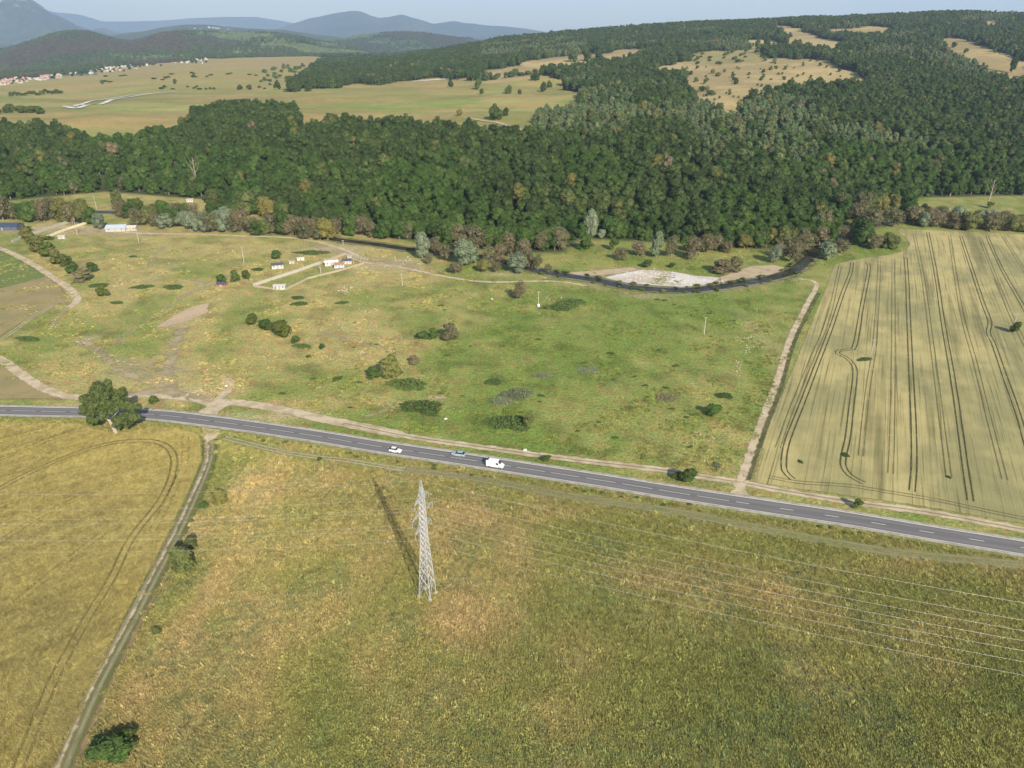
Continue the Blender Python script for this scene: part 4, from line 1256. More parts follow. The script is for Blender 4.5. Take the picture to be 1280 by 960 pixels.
# riverside: individually placed
gB = 'brownish willows along the river'; gS = 'silver willows along the river'; gG = 'green trees along the river'
RV = [
    (125, 286, 20, 18, 'silver', 'silver willow between the long pale walls and the blue-roofed shed', None),
    (528, 324, 22, 32, 'silver', 'tall silver willow at the sandy river bank, leftmost of the mid-river willows', None),
    (544, 319, 16, 20, 'brown', 'brown willow touching the tall silver willow', None),
    (581, 331, 36, 28, 'silver', 'broadest round silver willow by the river', None),
    (593, 312, 38, 26, 'brown', 'large brown willow behind the broad silver willow', None),
    (612, 331, 22, 22, 'brown', 'brown willow just right of the broad silver willow', None),
    (570, 343, 20, 14, 'brown', 'low brown willow in front of the broad silver willow', None),
    (636, 322, 20, 28, 'brown', 'tall brown willow leaning over the river', None),
    (647, 340, 26, 22, 'silver', 'grey-green willow at the water where the river comes into view', None),
    (662, 336, 12, 20, 'brown', 'thin sparse willow at the river bend', None),
    (685, 341, 12, 10, 'brown', 'small brown bush tree beside the water', None),
    (738, 298, 20, 32, 'silver', 'tall silver tree in front of the dark forest, meadow clearing', None),
    (752, 298, 13, 10, 'silver', 'small silver bush right of the tall silver tree', None),
    (776, 325, 18, 14, 'brown', 'low brown bush on the far meadow', None),
    (797, 320, 20, 17, 'brown', 'brown willow left of the round silver willow above the gravel', None),
    (820, 321, 21, 29, 'silver', 'round silver willow above the white gravel bank', None),
    (839, 321, 20, 24, 'brown', 'brown willow right of the round silver willow above the gravel', None),
    (866, 324, 26, 26, 'brown', 'grey brown willow with several stems above the gravel', None),
    (858, 300, 17, 16, 'silver', 'silver crown rising behind the willows above the gravel', None),
    (884, 316, 18, 20, 'brown', 'brown willow in the row above the gravel bank', gB), (896, 314, 18, 18, 'brown', 'brown willow in the row above the gravel bank', gB),
    (908, 317, 14, 14, 'brown', 'brown willow in the row above the gravel bank', gB), (930, 311, 18, 16, 'olive', 'olive tree at the right end of the gravel row', None),
    (968, 328, 20, 20, 'silver', 'silver willow left of the river bend', None), (988, 327, 28, 26, 'brown', 'wide brown willow above the river bend', None),
    (1008, 311, 24, 18, 'brown', 'brown willow behind the river bend', None), (1032, 324, 26, 20, 'silver', 'round silver willow right of the river bend', None),
    (1051, 317, 20, 16, 'brown', 'brown willow right of the river bend', None), (1040, 304, 18, 20, 'acacia', 'dark green tree behind the river bend', None),
    (1027, 292, 20, 26, 'brown', 'tall pinkish brown tree at the forest corner', None), (1077, 307, 28, 30, 'oak', 'dark green tree left of the wheat field corner', None),
    (1070, 300, 22, 24, 'acacia', 'green tree behind the dark tree at the wheat corner', None),
    (1094, 312, 22, 16, 'brown', 'brown bush tree touching the wheat field corner', None), (1111, 311, 24, 18, 'olive', 'olive tree touching the wheat field corner', None),
    (1088, 290, 30, 26, 'brown', 'wide brown tree above the wheat field corner', None), (1116, 284, 24, 20, 'brown', 'brown tree behind the wheat field corner', None),
    (1134, 276, 30, 22, 'oak', 'wide dark green tree behind the left end of the wheat field top edge', None), (1150, 274, 22, 18, 'oak', 'smaller dark tree right of the wide one behind the wheat field', None),
    (1068, 283, 24, 26, 'brown', 'tall brown tree between forest and wheat field', None), (1050, 268, 22, 24, 'olive', 'olive tree at the forest corner above the river bend', None),
    (556, 326, 20, 20, 'brown', 'brown willow between the tall and the broad silver willow', None), (625, 326, 18, 20, 'brown', 'brown willow screening the river right of the broad silver willow', None),
    (603, 340, 16, 14, 'olive', 'olive bush tree below the brown willows on the near bank', None), (655, 326, 20, 24, 'brown', 'brown willow on the far bank before the river opens', None), (535, 330, 12, 12, 'brown', 'low brown willow at the foot of the tall silver willow', None),
    (575, 316, 22, 22, 'brown', 'brown willow behind the broad silver willow, left one', None), (672, 338, 14, 18, 'brown', 'thin brown willow right before the river opens', None), (620, 340, 14, 12, 'brown', 'small brown willow below the river trees', None),
    (1024, 306, 22, 20, 'brown', 'brown willow hiding the river just past the bend', None), (1040, 314, 20, 14, 'olive', 'olive bush tree on the outer bank past the bend', None), (1056, 303, 22, 18, 'brown', 'brown willow between the bend and the dark tree', None), (998, 318, 16, 14, 'brown', 'small brown willow at the inner side of the bend', None),
    (650, 374, 19, 21, 'brown', 'lone thin tree on the meadow south of the river', None),
]
for i, (x, y, w, h, k, lab, grp) in enumerate(RV):
    put_tree(x, y, w, h, k, lab, grp, 'airy' if k == 'brown' else 'tall' if h > w * 1.15 else 'tree', v=i % 4)
# long rows
def row(x0, y0, x1, y1, step, kinds, wr, hr, lab, grp, jit=3):
    n = int(abs(x1 - x0) / step)
    for i in range(n + 1):
        f = i / max(1, n)
        k = rnd.choice(kinds)
        w = rnd.uniform(*wr); h = w * rnd.uniform(*hr)
        put_tree(x0 + (x1 - x0) * f + rnd.uniform(-step * .3, step * .3), y0 + (y1 - y0) * f + rnd.uniform(-jit, jit), w, h, k, lab[k], grp + ', ' + k, 'airy' if k == 'brown' else 'tree')
lw = {'brown': 'brownish willow in the long row along the river at left', 'olive': 'olive tree in the long row along the river at left', 'acacia': 'green tree in the long row along the river at left', 'silver': 'grey-green willow in the long row along the river at left', 'oak': 'tall very dark tree in the long row along the river at left', 'bush': 'dark green tree in the long row along the river at left'}
row(-10, 274, 112, 278, 11, ['brown', 'brown', 'olive', 'acacia'], (20, 30), (.85, 1.15), lw, 'river trees at left')
row(172, 280, 250, 289, 10, ['brown', 'brown', 'olive', 'acacia', 'silver'], (16, 24), (.8, 1.1), lw, 'river trees at left', 3)
row(255, 288, 410, 298, 9.5, ['brown', 'brown', 'brown', 'acacia', 'silver', 'olive'], (18, 27), (.8, 1.15), lw, 'river trees at left', 3)
row(150, 270, 300, 277, 11, ['acacia', 'brown', 'olive', 'bush'], (14, 20), (.8, 1.1), lw, 'river trees at left', 3)
row(395, 289, 508, 299, 11, ['brown', 'brown', 'acacia', 'brown'], (16, 24), (.9, 1.2), lw, 'river trees at left', 2)
lr_ = {k: v.replace('long row along the river at left', 'row behind the wheat field at right') for k, v in lw.items()}
row(1143, 282, 1285, 291, 10, ['brown', 'brown', 'silver', 'olive', 'brown'], (20, 28), (.65, .85), lr_, 'trees behind the right wheat field', 2)
row(1150, 276, 1285, 283, 13, ['brown', 'silver', 'olive'], (16, 22), (.7, .9), lr_, 'trees behind the right wheat field', 2)
row(560, 303, 700, 313, 12, ['acacia', 'brown', 'acacia', 'olive'], (18, 26), (.8, 1.1), {k: v.replace('at left', 'in mid picture') for k, v in lw.items()}, 'river trees in the middle', 2)
row(860, 314, 1030, 302, 13, ['brown', 'acacia', 'olive'], (16, 22), (.8, 1.0), {k: v.replace('at left', 'above the gravel bank') for k, v in lw.items()}, 'river trees above the gravel', 3)
row(1060, 272, 1130, 262, 12, ['brown', 'olive', 'acacia'], (18, 26), (.8, 1.1), lr_, 'trees behind the right wheat field', 3)
row(270, 266, 430, 285, 13, ['acacia', 'acacia', 'olive', 'oak'], (20, 28), (.8, 1.1), lw, 'river trees at left', 3)

# plateau trees
gp = 'small trees dotted on the plateau meadow'
PLT = [(564, 109, 7, 7, 'oak', 'tree', 'small round tree near the pale spot at the back of the plateau'), (598, 112, 9, 14, 'oak', 'cone', 'taller conical tree on the plateau behind the green hollow'), (602, 118, 5, 6, 'bush', 'tree', 'tiny tree in the green hollow of the plateau'),
       (635.6, 117, 9, 9, 'oak', 'tree', 'round tree left of the pair on the plateau slope'), (649, 118, 6, 5, 'bush', 'tree', 'tiny tree beside the round plateau tree'), (669, 101, 10, 9, 'oak', 'tree', 'tree just below the hedge at the top of the plateau'),
       (678.6, 115, 8, 10, 'oak', 'tree', 'left tree of the pair on the upper right plateau'), (687, 110, 6, 8, 'oak', 'tree', 'right tree of the pair on the upper right plateau'), (708, 113, 11, 11, 'oak', 'tree', 'dark tree at the right end of the plateau meadow'),
       (717, 108, 8, 9, 'oak', 'tree', 'tree nearest the wood at the right end of the plateau'), (574, 145, 8, 7, 'olive', 'tree', 'lone brown-green tree low on the plateau'), (620, 150, 15, 17, 'oak', 'tree', 'biggest dark tree low on the plateau'), (632, 145, 9, 9, 'oak', 'tree', 'smaller tree right of the biggest plateau tree'),
       (716, 78, 11, 13, 'oak', 'tree', 'left tree standing on the tan strip'), (734, 77, 12, 12, 'oak', 'tree', 'middle tree standing on the tan strip'), (748, 80, 12, 16, 'oak', 'cone', 'right conical tree standing on the tan strip'),
       (347, 112, 9, 10, 'oak', 'tree', 'single dark tree left of the wood on the plateau'), (365, 114, 12, 13, 'oak', 'tree', 'dark tree joining the left wood on the plateau'),
       (128, 105, 4, 4, 'bush', 'tree', 'tiny far tree left of the white earthworks'), (219, 105, 5, 5, 'bush', 'tree', 'tiny far tree behind the white earthworks'),
       (300, 112, 6, 5, 'bush', 'tree', 'left small bush tree of two behind the plateau'), (312, 112, 7, 5, 'bush', 'tree', 'right small bush tree of two behind the plateau'),
       (947, 66, 9, 13, 'oak', 'cone', 'pointed tree on the right hillside by the tan field'), (958, 58, 9, 12, 'oak', 'cone', 'pointed tree higher on the right hillside'), (972, 52, 12, 14, 'oak', 'tree', 'round tree beside the tan path on the hill'),
       (1264, 92, 9, 22, 'oak', 'cone', 'tall dark pointed tree on the far right tan slope'), (1192, 60, 6, 6, 'bush', 'tree', 'upper tiny tree on the far right tan slope'), (1207, 67, 6, 5, 'bush', 'tree', 'lower tiny tree on the far right tan slope')]
for x, y, w, h, k, s, lab in PLT:
    put_tree(x, y, w * 1.1, h * 1.05, k, lab, None, s, name='meadow_tree')
for i in range(9):
    f = i / 8
    put_bush(608 + 60 * f + rnd.uniform(-2, 2), 101 - 8 * f, rnd.uniform(8, 13), rnd.uniform(5, 9), 'bush', 'dark bush in the hedge along the top of the plateau', 'hedge bushes at the top of the plateau')
for i in range(16):
    put_bush(rnd.uniform(-5, 52), rnd.uniform(138, 143) - 0.0, rnd.uniform(9, 14), rnd.uniform(6, 10), 'bush', 'green bush in the clump at the far left of the plateau', 'clump of bushes at the far left')
for i in range(14):
    f = i / 13
    put_bush(14 + 62 * f, 120.5 - 4 * f + rnd.uniform(-1, 1), rnd.uniform(6, 9), rnd.uniform(3, 6), 'bush', 'green bush in the long far row left of the earthworks', 'far row of bushes at left')
for i in range(14):
    put_bush(rnd.uniform(195, 345), rnd.uniform(108.5, 112.5), rnd.uniform(4, 8), rnd.uniform(2, 3.5), 'bush', 'tiny dark bush along the back of the plateau', 'tiny bushes at the back of the plateau')
for i in range(20):
    x = rnd.uniform(130, 330); put_bush(x, np.interp(x, [130, 330], [101, 92]) + rnd.uniform(-5, 5), rnd.uniform(4, 8), rnd.uniform(1.5, 2.5), 'bush', 'tiny dark bush on the brown slope before the village', 'tiny bushes on the brown slope')
for i in range(112):
    for _ in range(20):
        x = rnd.uniform(850, 1080); y = rnd.uniform(72, 128)
        if sdist(np.array([x]), np.array([y]), CLEAR['tan'])[0] > 0: break
    if y < 84 and x < 950: continue
    w = rnd.uniform(2.5, 6.5) * (1.25 if x < 930 and y > 90 else 1)
    put_bush(x, y, w, w * .8, rnd.choice(['bush', 'oak', 'olive']), 'small bush scattered on the tan hillside field', 'bushes scattered on the tan hillside field')
for i in range(48):
    for _ in range(20):
        x = rnd.uniform(850, 965); y = rnd.uniform(58, 82)
        if sdist(np.array([x]), np.array([y]), CLEAR['knoll'])[0] > 0: break
    w = rnd.uniform(4, 7)
    put_bush(x, y, w, w * .6, 'bush', 'low bush covering the small knoll on the hillside', 'low bushes on the knoll')
for i in range(50):
    x = rnd.uniform(310, 380); y = rnd.uniform(82, 108)
    if x < 320 + (y - 82) * -0.1 + rnd.uniform(0, 20): continue
    w = rnd.uniform(5, 9)
    put_bush(x, y, w, w * .5, 'weed', 'low green scrub bush left of the wood', 'scrub bushes left of the plateau wood')
# left wood on the plateau is part of the forest

# meadow and verge bushes
BU = [
    (316, 407, 15, 14, 'bush', 'left round dark bush of the row of four in the meadow'), (333, 413, 20, 16, 'bush', 'second dark bush of the row of four in the meadow'), (353, 422, 26, 24, 'bush', 'largest dark bush of the row of four in the meadow'), (370, 430, 14, 9, 'bush', 'last small bush of the row of four in the meadow'),
    (378, 434, 26, 7, 'weed', 'low green weeds spilling from the row of four bushes'), (403, 438, 9, 8, 'bush', 'small round bush right of the row of four'), (386, 446, 8, 6, 'weed', 'tiny bush below the row of four'), (421, 475, 11, 9, 'weed', 'small grey-green bush alone in the meadow'),
    (193, 506, 15, 10, 'bush', 'small green bush right of the big roadside tree'),
    (37, 306, 26, 20, 'olive', 'first dark bush of the diagonal hedge by the dirt road'), (50, 316, 26, 20, 'olive', 'second dark bush of the diagonal hedge by the dirt road'), (61, 322, 22, 17, 'bush', 'third bush of the diagonal hedge by the dirt road'), (72, 331, 22, 18, 'olive', 'fourth bush of the diagonal hedge by the dirt road'),
    (83, 333, 20, 14, 'olive', 'fifth bush of the diagonal hedge by the dirt road'), (92, 343, 17, 13, 'bush', 'round dark bush at the lower end of the diagonal hedge'), (106, 353, 28, 15, 'brown', 'brownish wide bush below the diagonal hedge'), (116, 341, 17, 12, 'bush', 'dark bush right of the diagonal hedge'),
    (124, 358, 24, 9, 'weed', 'low bright green bush below the brownish one'), (129, 371, 18, 13, 'bush', 'dark round bush lowest under the diagonal hedge'), (146, 379, 18, 6, 'weed', 'low flat weeds right of the lowest hedge bush'), (60, 300, 14, 6, 'bush', 'small dark bush above the diagonal hedge'),
    (178, 360, 28, 7, 'weed', 'left of two long low green weed patches'), (217, 360, 26, 9, 'weed', 'right of two long low green weed patches'), (35, 425, 36, 6, 'weed', 'low weed strip at the bend of the faint track'),
    (166, 321, 10, 4, 'weed', 'tiny weed patch in the upper meadow'),
    (277, 355, 13, 13, 'bush', 'round dark tree-like bush above the small brown hut'), (294, 353, 13, 13, 'bush', 'round bush right of the small brown hut'), (308, 349, 12, 12, 'bush', 'third round bush from the small brown hut'), (346, 325, 14, 11, 'bush', 'round bush above the dark-roofed white shed'), (322, 338, 16, 7, 'weed', 'low bush left of the dark-roofed white shed'),
    (390, 317, 46, 5, 'weed', 'green vegetable patch weeds above the walled yard'),
    (372, 373, 18, 7, 'weed', 'upper low weed patch below the walled yard'), (374, 381, 22, 8, 'weed', 'lower low weed patch below the walled yard'), (428, 379, 18, 6, 'weed', 'low weed patch right below the walled yard'),
    (528, 424, 20, 11, 'bush', 'green bush left of the brown bush in mid meadow'), (541, 425, 14, 13, 'bush', 'dark round bush touching the brown bush in mid meadow'), (563, 426, 24, 20, 'brown', 'brown bush in mid meadow'),
    (467, 475, 18, 15, 'bush', 'dark bush left of the large grey bush'), (489, 473, 32, 26, 'olive', 'large grey-green bush in mid meadow'), (518, 455, 16, 10, 'brown', 'small brown bush near a white stone'), (509, 481, 52, 16, 'weed', 'wide low green weed patch below the large grey bush'),
    (527, 510, 54, 20, 'weed', 'widest low green weed patch below the bare earth'), (618, 478, 24, 10, 'weed', 'rounded weed clump left of the thistle patches'), (627, 503, 30, 13, 'thistle', 'lower pale thistle patch'), (645, 494, 42, 16, 'thistle', 'upper larger pale thistle patch'),
    (678, 471, 28, 8, 'thistle', 'small thistle patch right of the weed clump'), (736, 464, 28, 10, 'thistle', 'thistle patch in the right middle of the meadow'), (834, 499, 28, 12, 'thistle', 'thistle patch toward the farm track'), (635, 530, 60, 20, 'weed', 'low weeds above the roadside track in the meadow'),
    (662, 533, 16, 15, 'olive', 'small dark tree-like bush above the roadside track'), (700, 385, 46, 14, 'weed', 'weedy patch right of the field stick with white sign'), (715, 378, 34, 10, 'weed', 'upper weedy patch beside the field stick'),
    (905, 496, 22, 9, 'weed', 'low bush above the bright bush near the farm track'), (893, 520, 26, 14, 'acacia', 'bright green rounded bush near the farm track'), (895, 583, 12, 9, 'thistle', 'small pale bush above the roadside track at right'),
    (860, 605, 24, 19, 'bush', 'dark bush on the verge left of the farm track junction'), (846, 599, 14, 9, 'bush', 'small bush touching the verge bush'), (1071, 637, 15, 12, 'bush', 'small bush on the verge beside the wheat field'), (683, 577, 15, 8, 'bush', 'small bush on the verge above the van'),
    (1268, 417, 14, 13, 'bush', 'round bush alone in the wheat field at the right edge'), (809, 335, 15, 9, 'bush', 'green bush just above the gravel bank'), (840, 335, 12, 6, 'bush', 'small green bush above the gravel bank, right one'), (732, 313, 24, 17, 'acacia', 'round green bush in front of the tall silver tree'),
    (767, 313, 16, 13, 'bush', 'green bush on the far meadow right of the silver tree'), (903, 341, 34, 14, 'brown', 'low brown bush on the sand bank'), (918, 340, 20, 16, 'brown', 'rounded brown bush on the sand bank'), (1237, 260, 13, 8, 'bush', 'small bush in the far right clearing'),
    (165, 262, 14, 13, 'acacia', 'bright round bush in the clearing at left'), (205, 268, 20, 16, 'acacia', 'wide green bush in the clearing at left'), (148, 258, 18, 18, 'olive', 'olive bush at the left end of the clearing'),
    (139, 944, 62, 26, 'bush', 'largest bush at the bottom left beside the field track'), (162, 924, 24, 14, 'bush', 'bush joined to the top right of the largest bottom bush'), (232, 716, 38, 32, 'olive', 'tall bush at the middle of the field track'), (240, 686, 20, 16, 'olive', 'bush behind the tall bush at the field track'),
    (255, 637, 13, 11, 'bush', 'small round bush at the upper field track'), (277, 632, 26, 20, 'olive', 'wide bush at the upper field track'), (197, 792, 18, 7, 'olive', 'small dark bush at the lower field track'), (400, 577, 8, 5, 'bush', 'tiny bush between road and grass track'),
    (1185, 470, 1, 1, 'bush', ''), (1056, 570, 10, 7, 'weed', 'small green bush inside the wheat field tramline'), (1000, 578, 6, 5, 'weed', 'tiny green tuft in the near corner of the wheat field'), (1185, 598, 5, 4, 'weed', 'tiny green tuft in the near middle of the wheat field'),
    (1080, 450, 22, 4, 'weed', 'green grass around the foot of the field pole'),
]
for x, y, w, h, k, lab in BU:
    if lab: put_bush(x, y, w, h * (1.15 if h > 8 else 1), k, lab, name='weed_patch' if k in ('weed', 'thistle') and h < w * .6 else 'bush', cat='weeds' if k in ('weed', 'thistle') and h < w * .6 else 'bush')
# verge growth below and above the road
for i in range(46):
    x = rnd.uniform(290, 1270); ry = np.interp(x, [a for a, b in ROADPX], [b for a, b in ROADPX])
    w = rnd.uniform(4, 9)
    put_bush(x, ry + rnd.uniform(13, 20), w, w * .4, rnd.choice(['weed', 'olive']), 'low weed clump on the verge below the road', 'weed clumps on the verge below the road', name='weed_clump', cat='weeds')
for i in range(60):
    x = rnd.uniform(350, 960); y = rnd.uniform(370, 560)
    if y > np.interp(x, [350, 960], [500, 585]): continue
    if x > 900 and y > 400 + (980 - x): continue
    w = rnd.uniform(4, 11)
    put_bush(x, y, w, w * .28, 'weed', 'low dark weed clump scattered in the meadow', 'weed clumps scattered in the meadow', name='weed_clump', cat='weeds')

# growth on the river banks
RVC = catmull([P(*q)[:2] for q in RIV], 1.0)
RVT = np.gradient(RVC, axis=0); RVT /= np.linalg.norm(RVT, axis=1)[:, None]
g_ = np.random.default_rng(77)
bk = np.where((RVC[:, 0] > 15) & (RVC[:, 0] < 205))[0]
for q in range(84):
    k = int(g_.choice(bk)); sd = g_.choice([-1, 1]); off = sd * g_.uniform(3.2, 5.6)
    x = RVC[k, 0] - RVT[k, 1] * off; y = RVC[k, 1] + RVT[k, 0] * off
    W = g_.uniform(1.5, 4.2)
    o = link('bank_bush', proto_crown(['weed', 'olive', 'brown', 'bush'][q % 4], 'bush', q % 4), loc=(x, y, -.05)); o.scale = (W * 1.3, W * .8, W * .42); o.rotation_euler = (0, 0, g_.uniform(0, 3))
    tag(o, ['pale green', 'olive', 'brown', 'dark green'][q % 4] + ' low clump growing on the river bank', 'bush', ['pale green', 'olive', 'brown', 'dark green'][q % 4] + ' clumps along the river banks')
# dead trees
def dead_tree(px, py, hpx, label):
    p = PT(px, py); mpp = float(project(*p)[2]) / F; H = hpx * mpp
    e = empty('dead_tree', tuple(p)); tag(e, label, 'tree')
    m = MB(); m.tube([(0, 0, 0), (.3, 0, H * .5), (.1, .2, H)], [.45, .3, .1], 6); m.build('trunk', M_PALEBARK, e)
    for k in range(9):
        a = k * 2.4; z = H * (.3 + .07 * k); l = H * .28 * (1.2 - k * .07)
        b = MB(); b.tube([(.2, 0, z), (math.cos(a) * l * .5, math.sin(a) * l * .5, z + l * .6), (math.cos(a) * l * .8, math.sin(a) * l * .8, z + l * 1.3)], [.16, .1, .04], 5); b.build('limb', M_PALEBARK, e)
dead_tree(247, 238, 40, 'bare pale dead tree rising out of the forest')
dead_tree(366, 292, 23, 'bare pale dead trunk among the river willows')
dead_tree(1236, 252, 26, 'bare pale trunk at the forest edge in the far right')

# ------------------------------------------------------------------ pylon and wires
M_STEEL = plain('galvanised_steel', (0.37, 0.375, 0.39), 0.45, 0.25, var=.15, scale=3, spec=.5)
M_GLASS = plain('insulator_glass', (0.35, 0.40, 0.38), 0.2, var=.1)
M_CONC = plain('concrete', (0.42, 0.40, 0.36), 0.9)
PYL = P(534.5, 744)
LINE_R = math.radians(-15.5); LINE_L = math.radians(180 - 3.0)
ARM = math.radians(90 - 24)
def pylon():
    e = empty('electricity_pylon', tuple(PYL), ARM - math.pi / 2)
    tag(e, 'tall grey steel lattice pylon with three pairs of arms in the near grass', 'pylon')
    H = 32.3; b0 = 1.5; zt = 16.5; b1 = 0.68; b2 = 0.45; zc = 28.8
    def hw(z):
        if z < zt: return b0 + (b1 - b0) * z / zt
        if z < zc: return b1 + (b2 - b1) * (z - zt) / (zc - zt)
        return b2 + (0.06 - b2) * (z - zc) / (H - zc)
    zs = [0, 3.6, 6.6, 9.2, 11.4, 13.3, 15.0, 16.5, 18.0, 19.5, 21.0, 22.5, 24.0, 25.5, 27.0, 28.8, 30.6, H]
    cs = [(-1, -1), (1, -1), (1, 1), (-1, 1)]
    for cx, cy in cs:
        m = MB(); m.tube([(cx * hw(z), cy * hw(z), z) for z in (0, zt, zc, H)], [.12, .10, .085, .06], 4); m.build('leg', M_STEEL, e)
        f = MB(); f.box(cx * b0 - .35, cx * b0 + .35, cy * b0 - .35, cy * b0 + .35, -.1, .35); f.build('footing', M_CONC, e)
    for a, z0, z1 in (('lower', 0, 8), ('upper', 8, 16)):
        for s in range(4):
            m = MB(); (x0, y0), (x1, y1) = cs[s], cs[(s + 1) % 4]
            for i in range(len(zs) - 1):
                if not (z0 <= i < z1): continue
                p, q = hw(zs[i]), hw(zs[i + 1])
                if i == 0:
                    t = ((x0 + x1) / 2 * q, (y0 + y1) / 2 * q, zs[1])
                    m.tube([(x0 * p, y0 * p, 0), t], .055, 4); m.tube([(x1 * p, y1 * p, 0), t], .055, 4)
                else:
                    m.tube([(x0 * p, y0 * p, zs[i]), (x1 * q, y1 * q, zs[i + 1])], .055, 4)
                    m.tube([(x1 * p, y1 * p, zs[i]), (x0 * q, y0 * q, zs[i + 1])], .055, 4)
                m.tube([(x0 * q, y0 * q, zs[i + 1]), (x1 * q, y1 * q, zs[i + 1])], .055, 4)
            m.build('bracing', M_STEEL, e)
    tips = []
    for z, L in ((27.6, 2.6), (24.0, 4.0), (20.0, 2.9)):
        for s in (1, -1):
            w = hw(z); zt2 = z + 1.3; w2 = hw(zt2)
            tip = (0, s * (w + L), z - .1)
            m = MB()
            for sx in (-1, 1):
                m.tube([(sx * w, s * w, z), tip], .045, 4); m.tube([(sx * w2, s * w2, zt2), tip], .045, 4)
                for f in (.3, .6):
                    a = [sx * w * (1 - f), s * (w + L * f), z - .1 * f]; b = [sx * w2 * (1 - f), s * (w2 + (w + L - w2) * f), zt2 + (z - .1 - zt2) * f]
                    m.tube([a, b], .045, 4)
            for f in (.3, .6):
                m.tube([(-w * (1 - f), s * (w + L * f), z), (w * (1 - f), s * (w + L * f), z)], .045, 4)
            m.build('cross_arm', M_STEEL, e)
            i = MB()
            i.tube([tip, (tip[0], tip[1], tip[2] - .35)], .03, 5)
            for k in range(7):
                zz = tip[2] - .35 - k * .17
                i.tube([(0, tip[1], zz), (0, tip[1], zz - .05), (0, tip[1], zz - .09)], [.03, .10, .03], 8)
            i.build('insulator', M_GLASS, e)
            tips.append((tip[1], tip[2] - 1.5, s, z))
    return tips
tips = pylon()
# catenary wires, both ways
M_WIRE = plain('aluminium_wire', (0.5, 0.5, 0.46), 0.5, 0.3, var=.05)
ax, ay = math.cos(ARM), math.sin(ARM)
def wire(off, z, name, label):
    p0 = Vector((PYL[0] + ax * off, PYL[1] + ay * off, z))
    pts = []
    for ang, L, sag in ((LINE_L, 260, 7.5), (LINE_R, 260, 6.5)):
        nx, ny = -math.sin(LINE_R), math.cos(LINE_R)
        end = Vector((PYL[0] + math.cos(ang) * L + nx * off, PYL[1] + math.sin(ang) * L + ny * off, z))
        seg = []
        for i in range(41):
            t = i / 40
            q = p0.lerp(end, t); q.z -= 4 * sag * t * (1 - t)
            seg.append(tuple(q))
        pts.append(seg)
    path = pts[0][::-1] + pts[1][1:]
    m = MB(); m.tube(path, [.013] * 41 + [.0145] * 40, 5)
    tag(m.build(name, M_WIRE), label, 'wire', None)
wire(0, 32.25, 'earth_wire', 'topmost thin wire running from the tip of the pylon')
for off, z, s, za in tips:
    lv = {27.6: 'upper', 24.0: 'middle', 20.0: 'lower'}[za]
    wire(off, z, 'power_cable', ('far-side' if s > 0 else 'near-side') + ' power cable hung from the ' + lv + ' arm of the pylon')

# ------------------------------------------------------------------ utility poles
M_POLE = plain('pole_concrete', (0.38, 0.34, 0.28), 0.9)
def pole(px, py, top_px, top_py, label, cross=True, sign=False):
    p = PT(px, py)
    d = float(project(*p)[2])
    # height from the picture
    H = 9.0
    for h in np.arange(2, 14, .1):
        if project(p[0], p[1], p[2] + h)[1] <= top_py: H = h; break
    e = empty('utility_pole', tuple(p), rnd.uniform(-.3, .3)); tag(e, label, 'utility pole')
    m = MB(); lean = (top_px - px) * d / F * .0
    m.tube([(0, 0, -.1), (lean * .5, 0, H * .5), (lean, 0, H)], [.21, .17, .12], 7); m.build('shaft', M_POLE, e)
    if cross:
        c = MB(); c.box(lean - .8, lean + .8, -.06, .06, H - .55, H - .42); c.build('cross_bar', M_POLE, e)
        for s in (-.7, 0, .7):
            i = MB(); i.tube([(lean + s, 0, H - .42), (lean + s, 0, H - .2)], [.07, .05], 6); i.build('insulator', M_GLASS, e)
    if sign:
        c = MB(); c.box(-.5, .5, -.55, -.35, .2, 1.5); c.build('meter_box', plain('white_box', (.8, .8, .78), .5), e)
for a in [(305, 329, 303, 309, 'slim pole alone in the upper left meadow'), (174, 304, 171, 286, 'pole below the blue-roofed shed'), (97, 294, 92, 272, 'pole between the two long pale walls'), (121, 262, 117, 245, 'pole in the clearing behind the silver willow'),
          (401, 342, 399, 328, 'short pole inside the walled yard'), (503, 358, 502, 342, 'pole beside the sandy path in the meadow'), (1088, 447, 1092, 424, 'pole standing in the wheat field where the tramline swerves'),
          (880, 418, 882, 396, 'pole in the meadow near the farm track'), (1266, 411, 1273, 392, 'pole beside the round bush in the wheat field'), (429, 306, 428, 300, 'small post by the river bank')]:
    pole(*a)
pole(673, 384, 672, 364, 'pole with a white box at its foot in the meadow', sign=True)

